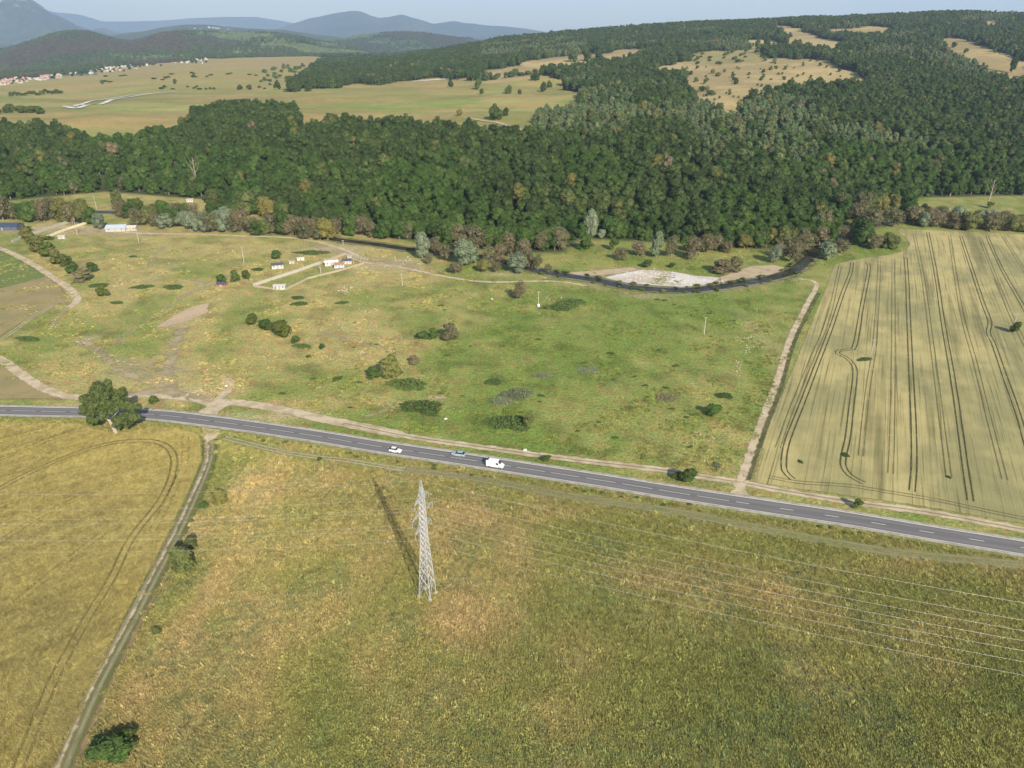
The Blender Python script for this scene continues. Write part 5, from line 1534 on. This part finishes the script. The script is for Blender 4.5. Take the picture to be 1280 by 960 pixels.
# ------------------------------------------------------------------ vehicles
def car(pxs, lane, name, label, cat, paint, L, W, Hh, face, van=False):
    s = s_at(pxs); x, y, a = road_pt(s, lane)
    a = a + (0 if face > 0 else math.pi)
    e = empty(name, (x, y, .087), a); tag(e, label, cat)
    glass = plain('car_glass', (.02, .022, .025), .1, spec=.8); rub = plain('tyre_rubber', (.02, .02, .02), .9); hubm = plain('hub_metal', (.5, .5, .52), .4, .6)
    def loft(secs, mb):
        # section: x, half width bottom, half width top, z bottom, z top
        rings = []
        for (sx, wb, wt, z0, z1) in secs:
            zm = z0 + (z1 - z0) * .55
            rings.append([(sx, -wb * .94, z0), (sx, -wb, z0 + .12), (sx, -wb, zm), (sx, -wt, z1 - .06), (sx, -wt * .85, z1), (sx, wt * .85, z1), (sx, wt, z1 - .06), (sx, wb, zm), (sx, wb, z0 + .12), (sx, wb * .94, z0)])
        vs = [p for r in rings for p in r]; n = 10; fs = []
        for i in range(len(rings) - 1):
            for k in range(n):
                fs.append((i * n + k, i * n + (k + 1) % n, (i + 1) * n + (k + 1) % n, (i + 1) * n + k))
        fs.append(tuple(range(n))[::-1]); fs.append(tuple((len(rings) - 1) * n + k for k in range(n)))
        mb.add(vs, fs)
    b = MB(); h = L / 2; w = W / 2
    if not van:
        loft([(-h, w * .8, w * .75, .35, .72), (-h + .15, w * .95, w * .85, .24, .95), (-h + .9, w, w * .93, .2, 1.0), (.3, w, w * .94, .2, .98), (h - 1.1, w, w * .92, .2, .93), (h - .3, w * .95, w * .85, .22, .78), (h, w * .8, w * .7, .32, .62)], b)
        b.build('body', paint, e, smooth=False)
        g = MB(); loft([(-h + .22, w * .84, w * .72, .92, .98), (-h + .75, w * .88, w * .70, .92, Hh - .06), (-h + 1.5, w * .9, w * .72, .92, Hh), (.25, w * .9, w * .72, .92, Hh - .02), (h - 1.55, w * .88, w * .74, .9, 1.02), (h - 1.35, w * .86, w * .74, .88, .94)], g); g.build('windows', glass, e)
        r = MB(); r.box(-h + .8, .3, -w * .66, w * .66, Hh - .03, Hh + .025); r.build('roof', paint, e)
        for sx in (-.35,):
            for sy in (-1, 1):
                q = MB(); q.box(sx - .05, sx + .05, sy * w * .8 - .05, sy * w * .8 + .05, .92, Hh - .08); q.build('pillar', paint, e)
        wx = (h - .85, -h + .8); wr = .31
    else:
        loft([(-h, w * .95, w * .88, .4, Hh - .15), (-h + .12, w, w * .9, .35, Hh), (h - 2.1, w, w * .9, .35, Hh), (h - 1.7, w, w * .88, .35, Hh - .12), (h - .95, w, w * .86, .35, 1.32), (h - .25, w * .97, w * .85, .35, 1.08), (h, w * .85, w * .75, .4, .8)], b)
        b.build('body', paint, e)
        g = MB(); g.add([(h - 1.62, -w * .76, Hh - .20), (h - 1.62, w * .76, Hh - .20), (h - .98, w * .82, 1.42), (h - .98, -w * .82, 1.42)], [(0, 3, 2, 1)])
        g.v = [(p[0] + .06, p[1], p[2] + .05) for p in g.v]; g.build('windscreen', glass, e)
        for sy in (-1, 1):
            q = MB(); q.box(h - 2.3, h - 1.45, sy * w * .955 - .05, sy * w * .955 + .05, 1.35, 1.95); q.build('side_window', glass, e)
            q = MB(); q.box(-h - .02, -h + .02, min(sy * .1, sy * .75), max(sy * .1, sy * .75), 1.4, 2.0); q.build('rear_window', glass, e)
        q = MB(); q.box(-h + .15, -h + .65, -w * .8, w * .8, Hh - .01, Hh + .03); q.build('rear_shadow_strip', glass, e)  # dark strip added to stand for the shadow at the van's rear
        wx = (h - 1.0, -h + 1.2); wr = .36
    lamp = plain('headlamp', (.8, .8, .78), .2); tl = plain('tail_lamp', (.35, .02, .02), .3)
    for sy in (-1, 1):
        for k, X in enumerate(wx):
            q = MB(); q.tube([(X, sy * (w - .2), wr), (X, sy * (w + .01), wr)], wr, 12); wo = q.build('wheel', rub, e)
            q = MB(); q.tube([(X, sy * (w + .0), wr), (X, sy * (w + .025), wr)], wr * .55, 8); q.build('hub', hubm, wo)
        q = MB(); q.box(h - .14, h - .01, min(sy * w * .45, sy * w * .78), max(sy * w * .45, sy * w * .78), .58 if not van else .75, .7 if not van else .95); q.build('headlight', lamp, e)
        q = MB(); q.box(-h - .03, -h + .08, min(sy * w * .5, sy * w * .78), max(sy * w * .5, sy * w * .78), .62 if not van else .9, .8 if not van else 1.3); q.build('tail_light', tl, e)
        q = MB(); q.box(h - 1.75, h - 1.6, min(sy * w, sy * (w + .16)), max(sy * w, sy * (w + .16)), .95 if not van else 1.3, 1.1 if not van else 1.6); q.build('mirror', glass, e)
P_WHITE = plain('white_paint', (.66, .66, .66), .3, var=.02, spec=.5); P_BLUE = plain('silver_blue_paint', (.36, .44, .52), .3, .3, var=.02, spec=.5)
car(497, -1.65, 'hatchback_car', 'small white hatchback, leftmost vehicle on the road', 'car', P_WHITE, 4.1, 1.75, 1.48, 1)
car(571, 1.65, 'saloon_car', 'silver-blue car in the far lane between the two white vehicles', 'car', P_BLUE, 4.5, 1.78, 1.45, -1)
car(619.5, -1.6, 'delivery_van', 'white delivery van in the near lane, rightmost vehicle on the road', 'van', P_WHITE, 5.5, 2.0, 2.45, 1, True)

# ------------------------------------------------------------------ farm yard and sheds
M_WHITEW = plain('whitewash', (.42, .41, .385), .8); M_DROOF = plain('dark_roof', (.07, .075, .10), .6); M_BROOF = plain('navy_roof', (.045, .06, .10), .5); M_LBLUE = plain('pale_blue_sheet', (.42, .50, .62), .5, .2)
M_BOARD = plain('weathered_board', (.33, .27, .2), .9); M_DARK = plain('dark_opening', (.03, .03, .03), .9); M_RUST = plain('rusty_sheet', (.28, .16, .11), .8); M_PALEW = plain('pale_precast_wall', (.36, .34, .29), .85)
def shed(px, py, L, W, H, rz, wall, roof, label, name='shed', pitch=.8, door=True, wins=2, cat='shed'):
    p = P(px, py)
    L *= .88; W *= .88; H *= .9
    e = empty(name, tuple(p), rz); tag(e, label, cat)
    m = MB(); m.box(-L / 2, L / 2, -W / 2, W / 2, 0, H)
    m.add([(-L / 2, -W / 2, H), (-L / 2, W / 2, H), (-L / 2, 0, H + pitch), (L / 2, -W / 2, H), (L / 2, W / 2, H), (L / 2, 0, H + pitch)], [(0, 2, 1), (3, 4, 5)])
    m.build('wall', wall, e)
    for s in (-1, 1):
        r = MB(); o = .3
        r.add([(-L / 2 - o, 0, H + pitch + .05), (L / 2 + o, 0, H + pitch + .05), (L / 2 + o, s * (W / 2 + o), H - .05), (-L / 2 - o, s * (W / 2 + o), H - .05),
               (-L / 2 - o, 0, H + pitch - .03), (L / 2 + o, 0, H + pitch - .03), (L / 2 + o, s * (W / 2 + o), H - .13), (-L / 2 - o, s * (W / 2 + o), H - .13)],
              [(0, 1, 2, 3), (4, 7, 6, 5), (0, 4, 5, 1), (1, 5, 6, 2), (2, 6, 7, 3), (3, 7, 4, 0)])
        r.build('roof', roof, e)
    if door:
        d = MB(); d.box(-.45, .45, -W / 2 - .04, -W / 2 + .02, 0.02, min(2.0, H - .15)); d.build('door', M_BOARD, e)
    for i in range(wins):
        X = (-L * .32, L * .32)[i % 2]
        d = MB(); d.box(X - .3, X + .3, -W / 2 - .03, -W / 2 + .02, H * .5, H * .78); d.build('window', M_DARK, e)
shed(8, 286.5, 24, 11, 3.2, .02, plain('navy_wall', (.08, .09, .12), .8), M_BROOF, 'long barn with a dark navy roof at the left edge', 'barn', 1.8, cat='barn')
shed(147, 288, 15, 9, 2.8, .12, M_PALEW, M_LBLUE, 'shed with a pale blue sheet roof by the river', 'shed', 1.6)
shed(165, 287.5, 8, 6, 2.6, .1, M_PALEW, plain('pinkish_roof', (.5, .42, .38), .8), 'small outbuilding with a pinkish roof right of the blue shed', 'outbuilding', 1.0)
shed(347, 335, 7.5, 4.5, 2.6, .35, M_WHITEW, M_DROOF, 'white shed with dark roof left of the walled yard')
shed(350, 361, 7, 4, 2.4, .1, M_WHITEW, M_WHITEW, 'all-white cabin in the near corner of the walled yard', 'cabin', .4)
shed(278, 358, 5.5, 4, 2.0, -.1, M_RUST, M_DROOF, 'small brown hut under the round bushes', 'hut', .6)
shed(414, 331, 9, 4.5, 2.5, .42, M_WHITEW, plain('pale_roof', (.66, .67, .7), .6), 'white cabin row at the far side of the walled yard', 'cabin', .5)
shed(424, 334, 6.5, 4.0, 2.3, .3, M_LBLUE, M_RUST, 'low shed with brown roof and pale blue front in the yard')
shed(434, 329, 6, 4.5, 2.3, .2, M_WHITEW, M_DROOF, 'dark-roofed shed at the right end of the yard')
shed(376, 325, 4.6, 2.2, 1.6, .2, plain('pale_van', (.6, .65, .66), .5), plain('pale_green_roof', (.55, .62, .6), .6), 'small pale trailer above the walled yard', 'trailer', .1, cat='trailer')
shed(365, 329, 3.5, 2.5, 1.5, .2, M_WHITEW, M_PALEW, 'tiny pale kennel between shed and trailer', 'kennel', .2, wins=0, cat='kennel')
shed(78, 298, 5, 3.2, 2.2, .1, M_WHITEW, M_WHITEW, 'tiny white cabin near the left wall end', 'cabin', .3, wins=1)
shed(238, 252, 6, 4, 2.2, .2, M_WHITEW, M_PALEW, 'tiny white hut in the clearing under the forest', 'hut', .6)
shed(437, 323, 3, 2.5, 1.8, .2, M_PALEW, M_PALEW, 'small pale store at the corner of the yard wall', 'store', .2, wins=0, cat='store')

def wall_run(pts, h, th, mat, name, label, panel=3.0, post=True, cat='wall'):
    w = [P(*p) for p in pts]
    e = empty(name, tuple(w[0])); tag(e, label, cat)
    o = w[0]
    for a, b in zip(w[:-1], w[1:]):
        d = b[:2] - a[:2]; L = np.linalg.norm(d); n = max(1, int(round(L / panel))); t = d / L; nr = np.array([-t[1], t[0]])
        for i in range(n):
            p0 = a[:2] - o[:2] + t * L * i / n; p1 = a[:2] - o[:2] + t * (L * (i + 1) / n - .06)
            q = [p0 - nr * th / 2, p1 - nr * th / 2, p1 + nr * th / 2, p0 + nr * th / 2]
            hh = h * rnd.uniform(.94, 1.04)
            m = MB(); m.add([(x, y, 0) for x, y in q] + [(x, y, hh) for x, y in q], [(0, 3, 2, 1), (4, 5, 6, 7), (0, 1, 5, 4), (1, 2, 6, 5), (2, 3, 7, 6), (3, 0, 4, 7)])
            m.build('panel', mat, e)
            if post:
                m = MB(); x, y = p0; m.box(x - th * .8, x + th * .8, y - th * .8, y + th * .8, 0, hh + .12); m.build('post', mat, e)
wall_run([(317, 358), (372, 340), (400, 330)], 1.7, .22, M_PALEW, 'yard_wall', 'long pale wall along the far side of the yard, left half')
wall_run([(400, 330), (432, 318.5)], 1.4, .2, M_BOARD, 'board_fence', 'brownish fence continuing the pale yard wall to the right', cat='fence')
wall_run([(432, 318.5), (460, 326)], 1.2, .15, M_PALEW, 'yard_wall', 'short pale fence from the yard corner toward the path')
wall_run([(318, 358.5), (335, 361), (346, 363)], 1.1, .12, M_BOARD, 'board_fence', 'low brown fence at the near left corner of the yard', cat='fence')
wall_run([(357, 363), (385, 349), (425, 339), (455, 330)], 1.1, .12, M_BOARD, 'board_fence', 'low brown fence along the near side of the yard', cat='fence')
wall_run([(16, 303), (30, 297), (75, 282), (118, 270)], 1.8, .25, M_PALEW, 'boundary_wall', 'upper of the two long pale walls at the left', panel=5)
wall_run([(60, 297), (85, 287), (117, 277)], 1.6, .25, plain('cream_wall', (.62, .56, .40), .85), 'boundary_wall', 'lower shorter cream wall near the left pole', panel=5)

# rubble and stones
def rubble(name, spots, label, col=(.42, .38, .30)):
    g = np.random.default_rng(len(spots) * 7)
    iv = np.array([(1, 0, 0), (-1, 0, 0), (0, 1, 0), (0, -1, 0), (0, 0, 1), (0, 0, -1)], float); jf = np.array([(0, 2, 4), (2, 1, 4), (1, 3, 4), (3, 0, 4), (2, 0, 5), (1, 2, 5), (3, 1, 5), (0, 3, 5)])
    V = []; Fc = []; nb = 0
    for px, py, rx, ry, n, s in spots:
        for k in range(int(n * .6)):
            p = P(px + g.normal() * rx * .5, py + g.normal() * ry * .5)
            r = s * g.uniform(.4, 1.3)
            V.append(iv * g.uniform(.6, 1.2, (6, 1)) * np.array([r, r, r * .5]) + p); Fc.append(jf + nb); nb += 6
    tag(link(name, mesh_np(name, np.vstack(V), np.vstack(Fc), [plain('stone', col, .9)])), label, kind='stuff')
rubble('rubble', [(936, 428, 10, 14, 60, .45), (922, 461, 6, 14, 40, .4), (945, 400, 8, 18, 30, .35), (108, 427, 9, 5, 30, .5), (68, 405, 6, 5, 26, .5), (430, 362, 12, 4, 46, .6), (440, 405, 40, 10, 70, .4), (470, 385, 50, 12, 60, .4),
                  (415, 445, 30, 8, 40, .4), (455, 440, 10, 3, 16, .5), (505, 325, 12, 5, 40, .6), (680, 345, 8, 3, 12, .6), (690, 372, 10, 3, 16, .5), (260, 400, 20, 3, 20, .4), (880, 545, 22, 24, 50, .35), (870, 575, 24, 6, 30, .3), (120, 445, 12, 5, 20, .4),
                  (600, 385, 100, 30, 40, .3), (750, 400, 100, 40, 40, .3), (560, 520, 60, 20, 20, .3), (440, 330, 30, 6, 30, .5), (180, 300, 30, 3, 20, .5), (90, 300, 20, 3, 14, .5), (150, 455, 20, 4, 20, .4)], 'pale stones and rubble scattered over the meadow')
rubble('gravel_stones', [(815, 345, 40, 6, 260, .5), (860, 352, 34, 5, 160, .45), (900, 352, 10, 3, 30, .5), (800, 341, 24, 4, 80, .5)], 'stones lying on the white gravel bank', (.66, .62, .55))
for x, y, lab, s in ((516, 455, 'white boulder beside the small brown bush in mid meadow', 1.1), (615, 374, 'small white stone in the meadow left of the lone thin tree', .7), (557, 524, 'small white stone above the roadside track', .7), (283, 483, 'white stone inside the looping track', .8), (656, 563, 'pale stone at the edge of the roadside track', .8)):
    g = np.random.default_rng(int(x)); iv, jf = ico(); p = P(x, y)
    o = link('boulder', mesh_np('boulder', iv * g.uniform(.75, 1.1, (len(iv), 1)) * np.array([s, s * .8, s * .6]), jf, [plain('white_stone', (.45, .43, .38), .9)]), loc=(p[0], p[1], s * .25)); tag(o, lab, 'boulder')

# ------------------------------------------------------------------ white earthworks on the plateau
M_CHALK = edged('white_earthworks', (.55, .53, .48), (.45, .42, .36), .05, 1.2, 1.5, 1.0, fine=.3).m
for q, w in (([(80, 133.5), (94, 136), (109, 132), (140, 125.5), (172, 120), (197, 117), (222, 115.6)] , 9), ([(80, 133), (110, 128.5), (137, 123.7), (166, 119.3), (190, 117)], 7), ([(136, 125.5), (146, 124)], 14), ([(94, 134), (103, 131)], 8)):
    ribbon('earthworks', M_CHALK, q, w, 1.0, 6, 3, 7, terrain=True, label='white stripped strip of earthworks on the plateau')
ribbon('earthworks', M_CHALK, [(515, 102), (545, 100), (562, 99.5)], 9, .8, 6, 3, 7, terrain=True, label='pale bare strip at the back edge of the plateau')
ribbon('dirt_track', M_SANDY, [(580, 148), (605, 152), (625, 155), (650, 163), (672, 172), (682, 180)], 6, .7, 4, 3, 7, terrain=True, label='sandy track on the plateau going down into the wood')
ribbon('dirt_track', M_SANDY, [(606, 97), (640, 86), (690, 75), (740, 70), (812, 61)], 6, .7, 6, 3, 7, terrain=True, label='sandy track along the tan strip')

# ------------------------------------------------------------------ village
M_TILE = plain('red_tile', (.33, .16, .12), .8, scale=.2); M_GREYR = plain('grey_roof', (.38, .36, .35), .8, scale=.2)
def house_mesh(seed, roof):
    g = random.Random(seed); L = g.uniform(9, 15); W = g.uniform(7, 10); H = g.uniform(4, 7); R = g.uniform(2.5, 3.6)
    m = MB(); m.box(-L / 2, L / 2, -W / 2, W / 2, -1, H)
    o = .5
    m.add([(-L / 2 - o, -W / 2 - o, H - .1), (L / 2 + o, -W / 2 - o, H - .1), (L / 2 + o, W / 2 + o, H - .1), (-L / 2 - o, W / 2 + o, H - .1), (-L / 2 - o, 0, H + R), (L / 2 + o, 0, H + R)], [(0, 1, 5, 4), (2, 3, 4, 5), (0, 4, 3), (1, 2, 5), (0, 3, 2, 1)], 1)
    for X in (-L * .3, 0, L * .3): m.box(X - .6, X + .6, -W / 2 - .05, -W / 2, H * .35, H * .7, 2)
    m.box(L * .2, L * .2 + .8, -.4, .4, H + R * .5, H + R + .8, 0)
    ob = m.build('house', [M_WHITEW, roof, M_DARK]); me = ob.data; bpy.data.objects.remove(ob); return me
HM = [house_mesh(k, M_TILE) for k in range(4)] + [house_mesh(10 + k, M_GREYR) for k in range(3)]
VX = [0, 30, 60, 85, 100, 150, 200, 255]; VY = [104, 101, 96.5, 94, 92.5, 87, 80, 76.5]
for i in range(210):
    u = rnd.random()
    if i < 110: x = rnd.uniform(-12, 78) ; red = rnd.random() < .8; dy = rnd.uniform(-3.4, 3.2)
    else: x = rnd.choice([rnd.uniform(60, 160), rnd.uniform(90, 190), rnd.uniform(210, 262)]); red = rnd.random() < .3; dy = rnd.choice([rnd.uniform(-4, -1.5), rnd.uniform(-3, 2)])
    p = PT(x, float(np.interp(x, VX, VY)) + dy)
    if p is None or p[1] > 4300: continue
    o = link('house', HM[rnd.randrange(4)] if red else HM[4 + rnd.randrange(3)], loc=(p[0], p[1], p[2]))
    o.rotation_euler = (0, 0, rnd.uniform(-.5, .5)); s = rnd.uniform(.45, .75); o.scale = (s, s, s)
    tag(o, 'tiny red-roofed house in the far village' if red else 'tiny pale-roofed house in the far village', 'house', 'red-roofed houses of the far village' if red else 'pale-roofed houses of the far village')
for i in range(120):
    x = rnd.uniform(-10, 262); dy = rnd.uniform(-6, 3)
    w = rnd.uniform(3, 6)
    put_bush(x, float(np.interp(x, VX, VY)) + dy, w, w * .6, 'oak', 'tiny dark tree among the far village houses', 'trees among the far village houses', name='village_tree', cat='tree')
p = PT(253, 80)
if p is not None:
    m = MB(); m.tube([(0, 0, 0), (0, 0, 13)], [2.0, 1.4], 8); m.tube([(0, 0, 13), (0, 0, 19)], [1.6, .1], 8)
    tag(m.build('church_tower', M_WHITEW, loc=tuple(p)), 'tiny pale tower rising above the far village', 'tower')

# ------------------------------------------------------------------ far hills and mountains
def ridge(name, crest, dist, wf, wb, zbase, mat, label, gul=.25, gs=500, seed=1, curve=0.0, na=340, nr=90, rough=0.0, p=1.3, wood=0):
    """a hill range whose crest passes the given photograph points at the given distance"""
    cx = np.array([c[0] for c in crest], float); cy = np.array([c[1] for c in crest], float)
    xs = np.linspace(cx[0], cx[-1], na)
    ys = np.interp(xs, cx, cy)
    k = np.ones(7) / 7
    ys = np.convolve(np.pad(ys, 3, 'edge'), k, 'valid')
    ys += (fbm(xs, xs * 0, 22, seed, 4) - .5) * rough
    C = np.array([PD(a, b, dist * (1 + curve * math.sin(a * .013 + seed))) for a, b in zip(xs, ys)])
    R = np.hypot(C[:, 0], C[:, 1]); U = C[:, :2] / R[:, None]
    tt = np.concatenate([np.linspace(-1, 0, nr // 3 * 2, endpoint=False), np.linspace(0, 1, nr // 3)])
    V = np.zeros((len(tt), na, 3))
    for j, t in enumerate(tt):
        r = R + t * (wf if t < 0 else wb)
        X = U[:, 0] * r; Y = U[:, 1] * r
        a = abs(t)
        prof = (1 - a ** p) ** 1.15 if a < 1 else 0
        g = fbm(X + 3000, Y, gs, seed + 5, 5) - .5
        ridg = 1 - 2 * np.abs(fbm(X, Y * .35, gs * 1.3, seed + 9, 4) - .5)
        amp = gul * math.sin(math.pi * min(1, a * 1.15)) if a < .87 else gul * .1
        V[j, :, 0] = X; V[j, :, 1] = Y
        V[j, :, 2] = zbase + np.maximum((C[:, 2] - zbase) * (prof + amp * (g + (ridg - .8) * .8)), -1) - (2 if a > .98 else 0)
    n = len(tt)
    i = (np.arange(n - 1)[:, None] * na + np.arange(na - 1)[None, :]).ravel()
    f = np.stack([i, i + 1, i + na + 1, i + na], 1)
    tag(link(name, mesh_np(name, V.reshape(-1, 3), f, [mat], True)), label, kind='structure')
    if wood:
        g = np.random.default_rng(seed + 400); m = wood
        vis = (xs > -60) & (xs < 760); lo, hi = np.where(vis)[0][[0, -1]]
        jj = g.uniform(n * .02, n * .70, m); ii = g.uniform(lo, hi - 1, m)
        j0 = jj.astype(int); i0 = ii.astype(int); fj = (jj - j0)[:, None]; fi = (ii - i0)[:, None]
        Q = (V[j0, i0] * (1 - fi) + V[j0, i0 + 1] * fi) * (1 - fj) + (V[j0 + 1, i0] * (1 - fi) + V[j0 + 1, i0 + 1] * fi) * fj
        kk = fbm(Q[:, 0], Q[:, 1], 420, seed + 60, 3) + g.normal(size=m) * .035
        opn = fbm(Q[:, 0], Q[:, 1], 500, seed + 66, 3)
        vv = np.where(kk > .53, 1, np.where(kk < .42, 2, 0)); k_ = (Q[:, 2] > .8) & (opn < .66)
        scatter('far_woodland', FARP, Q[k_] - np.array([0, 0, 1.0]), vv[k_], g.uniform(.7, 1.5, m)[k_], g.uniform(0, 6.28, m)[k_], label='distant woodland on the ' + label)

def hillmat(name, a, b, c, s=.004, cl=.68, bumpd=8, rock=None):
    t = NT(name)
    n = t.noise(s, 6, .6); f = t.noise(s * 14, 4, .7); m = t.noise(s * 3.1, 4, .6)
    vo = t.n('ShaderNodeTexVoronoi'); vo.inputs['Scale'].default_value = .09; t.l(t.pos(), vo.inputs['Vector'])
    col = t.mix(t.ramp(n, .42, .6), tuple(a), tuple(b))
    col = t.mix(t.ramp(m, cl, cl + .05), col, tuple(c))
    if rock:
        geo = t.n('ShaderNodeSeparateXYZ'); t.l(t.pos(), geo.inputs[0])
        hh = t.ramp(t.math('ADD', geo.outputs[2], t.math('MULTIPLY', f, 900)), rock[0], rock[1])
        col = t.mix(t.math('MULTIPLY', hh, t.ramp(t.noise(s * 5, 4), .5, .58)), col, rock[2])
    k = t.math('ADD', t.math('MULTIPLY_ADD', t.ramp(f, .3, .7), 1.0, .4), t.math('MULTIPLY_ADD', vo.outputs['Distance'], -.06, .25))
    t.color(t.scalecol(col, k))
    t.bump(t.math('ADD', f, t.math('MULTIPLY', vo.outputs['Distance'], -.06)), .8, bumpd)
    return t.m
M_H0 = hillmat('mid_hill_forest', (.030, .050, .020), (.055, .070, .030), (.09, .10, .045), .004, .66)
M_H1 = hillmat('far_hill_forest', (.035, .055, .025), (.06, .075, .035), (.22, .20, .12), .003, .66, 12)
M_H2 = hillmat('mountain_forest', (.035, .055, .03), (.06, .075, .04), (.12, .12, .08), .0012, .66, 40)
M_H3 = hillmat('rocky_mountain', (.035, .055, .03), (.055, .07, .04), (.11, .11, .08), .0009, .66, 50, rock=(1000, 1300, (.46, .44, .41)))

FARP = [tree_whole('far_tree', FO['oak'], 501, 8.5, 15, 0, 6, 120, 2.6), tree_whole('far_tree', foliage('purplish_wood', (.062, .060, .036), .5, (.075, .07, .04)), 502, 8.0, 17, 0, 6, 120, 2.6, spread=.5), tree_whole('far_tree', FO['poplar'], 503, 8.0, 13, 0, 6, 120, 2.6)]
ridge('hills', [(-350, 80), (-150, 74), (0, 66), (40, 52), (80, 43), (110, 43), (140, 51), (165, 55), (200, 45), (230, 42), (290, 43), (350, 44), (395, 53), (440, 62), (500, 74), (600, 92)], 4600, 1650, 1500, 0, M_H0, 'dark wooded hills behind the village', .34, 420, 3, .03, 460, 120, 1.5, 2.1, wood=46000)
ridge('hills', [(330, 70), (380, 60), (450, 46), (500, 41), (530, 42), (560, 47), (640, 53), (740, 64)], 6000, 1300, 1600, 0, M_H0, 'rounded wooded hill behind the forest ridge', .2, 600, 8, .02, 300, 80, 1.0, 1.4, wood=14000)
ridge('hills', [(-300, 62), (-60, 58), (60, 54), (130, 46), (180, 38), (230, 31), (260, 31), (310, 35), (360, 38), (420, 46), (500, 60)], 7600, 1900, 2000, 0, M_H1, 'blue-green hills with hamlets behind the dark wooded hills', .2, 600, 12, .02, 360, 80, 2.5, 1.3)
ridge('mountains', [(-500, -40), (-350, -38), (-180, -36), (-60, -34), (-20, -24), (10, -12), (40, 0), (60, 14), (80, 24), (100, 34), (125, 40), (150, 46), (180, 56)], 11500, 4200, 3000, 0, M_H3, 'big rocky-topped mountain at the far left', .42, 1300, 21, .01, 420, 120, 5.0, 1.2)
ridge('mountains', [(80, 48), (105, 41), (118, 36), (130, 34), (145, 40), (175, 46), (200, 54)], 13500, 2500, 2500, 0, M_H2, 'small blue hill beside the big mountain', .1, 1500, 25, 0, 120, 40, 1.0)
ridge('mountains', [(300, 56), (325, 44), (345, 36), (380, 25), (410, 18), (440, 13), (452, 14), (475, 23), (502, 19), (542, 30), (566, 26), (613, 32), (645, 35), (700, 42), (780, 54)], 15500, 4500, 3000, 0, M_H2, 'blue twin-peaked mountain range in the middle distance', .42, 1400, 31, .01, 420, 110, 3.2, 1.2)
ridge('mountains', [(-100, 2), (40, 8), (67, 15), (100, 18), (128, 27), (161, 27), (215, 25), (235, 23), (285, 21), (319, 21), (356, 27), (400, 34), (480, 44)], 21000, 5000, 2500, 0, M_H2, 'palest long mountain range on the horizon', .18, 2500, 41, .0, 300, 60, 1.0, 1.2)
ridge('hills', [(480, 60), (700, 52), (900, 50), (1200, 50), (1700, 48)], 9000, 2500, 2500, 0, M_H2, 'low distant hills hidden behind the forest ridge', .1, 1200, 55, 0, 200, 40, 1.0)

# wood between the village and the hill foot
g_ = np.random.default_rng(5150)
az_ = np.radians(g_.uniform(-41, -8, 24000)); r_2 = g_.uniform(3080, 3850, 24000)
x = r_2 * np.sin(az_); y = r_2 * np.cos(az_); z = Zt(x, y)
k = (fbm(x, y, 260, 404, 3) + (r_2 - 3080) / 700 > .40)
vq = [PT(a, b) for a, b in zip(VX, VY)]
va = [math.atan2(q[0], q[1]) for q in vq]; vr = [math.hypot(q[0], q[1]) for q in vq]
k &= r_2 > np.interp(az_, va, vr) + 150
x, y, z = x[k], y[k], z[k]
kk = fbm(x, y, 420, 63, 3)
scatter('far_woodland', FARP, np.stack([x, y, z - 1], 1), np.where(kk > .53, 1, 0), g_.uniform(.6, 1.2, len(x)), g_.uniform(0, 6.28, len(x)), label='woodland at the foot of the hills behind the village')

# hamlet specks on the far hill
for i in range(34):
    x = rnd.choice([rnd.uniform(240, 300), rnd.uniform(355, 412)]); yy = float(np.interp(x, [240, 262, 300, 355, 412], [34, 33, 37, 41, 47])) + rnd.uniform(0.5, 4.5)
    p = PD(x, yy, 7350 if x < 320 else 7450)
    o = link('house', HM[4 + rnd.randrange(3)], loc=tuple(p)); o.scale = (1.1, 1.1, 1.1); o.rotation_euler = (0, 0, rnd.uniform(-.5, .5))
    tag(o, 'speck-like white house of the hamlet on the distant blue hill', 'house', 'houses of the hamlet on the distant hill')

# ------------------------------------------------------------------ haze
m = MB(); m.box(-24900, 24900, -24900, 24900, -3, 1650)
hz = bpy.data.materials.new('haze_air'); hz.use_nodes = True; ht = hz.node_tree; ht.nodes.clear()
ho = ht.nodes.new('ShaderNodeOutputMaterial'); hv = ht.nodes.new('ShaderNodeVolumePrincipled')
hv.inputs['Color'].default_value = (.55, .72, 1.0, 1)
hv.inputs['Density'].default_value = 6.2e-5
hv.inputs['Anisotropy'].default_value = 0.2
ht.links.new(hv.outputs[0], ho.inputs['Volume'])
h = m.build('haze', hz); tag(h, 'thin blue haze over the valley', kind='stuff')
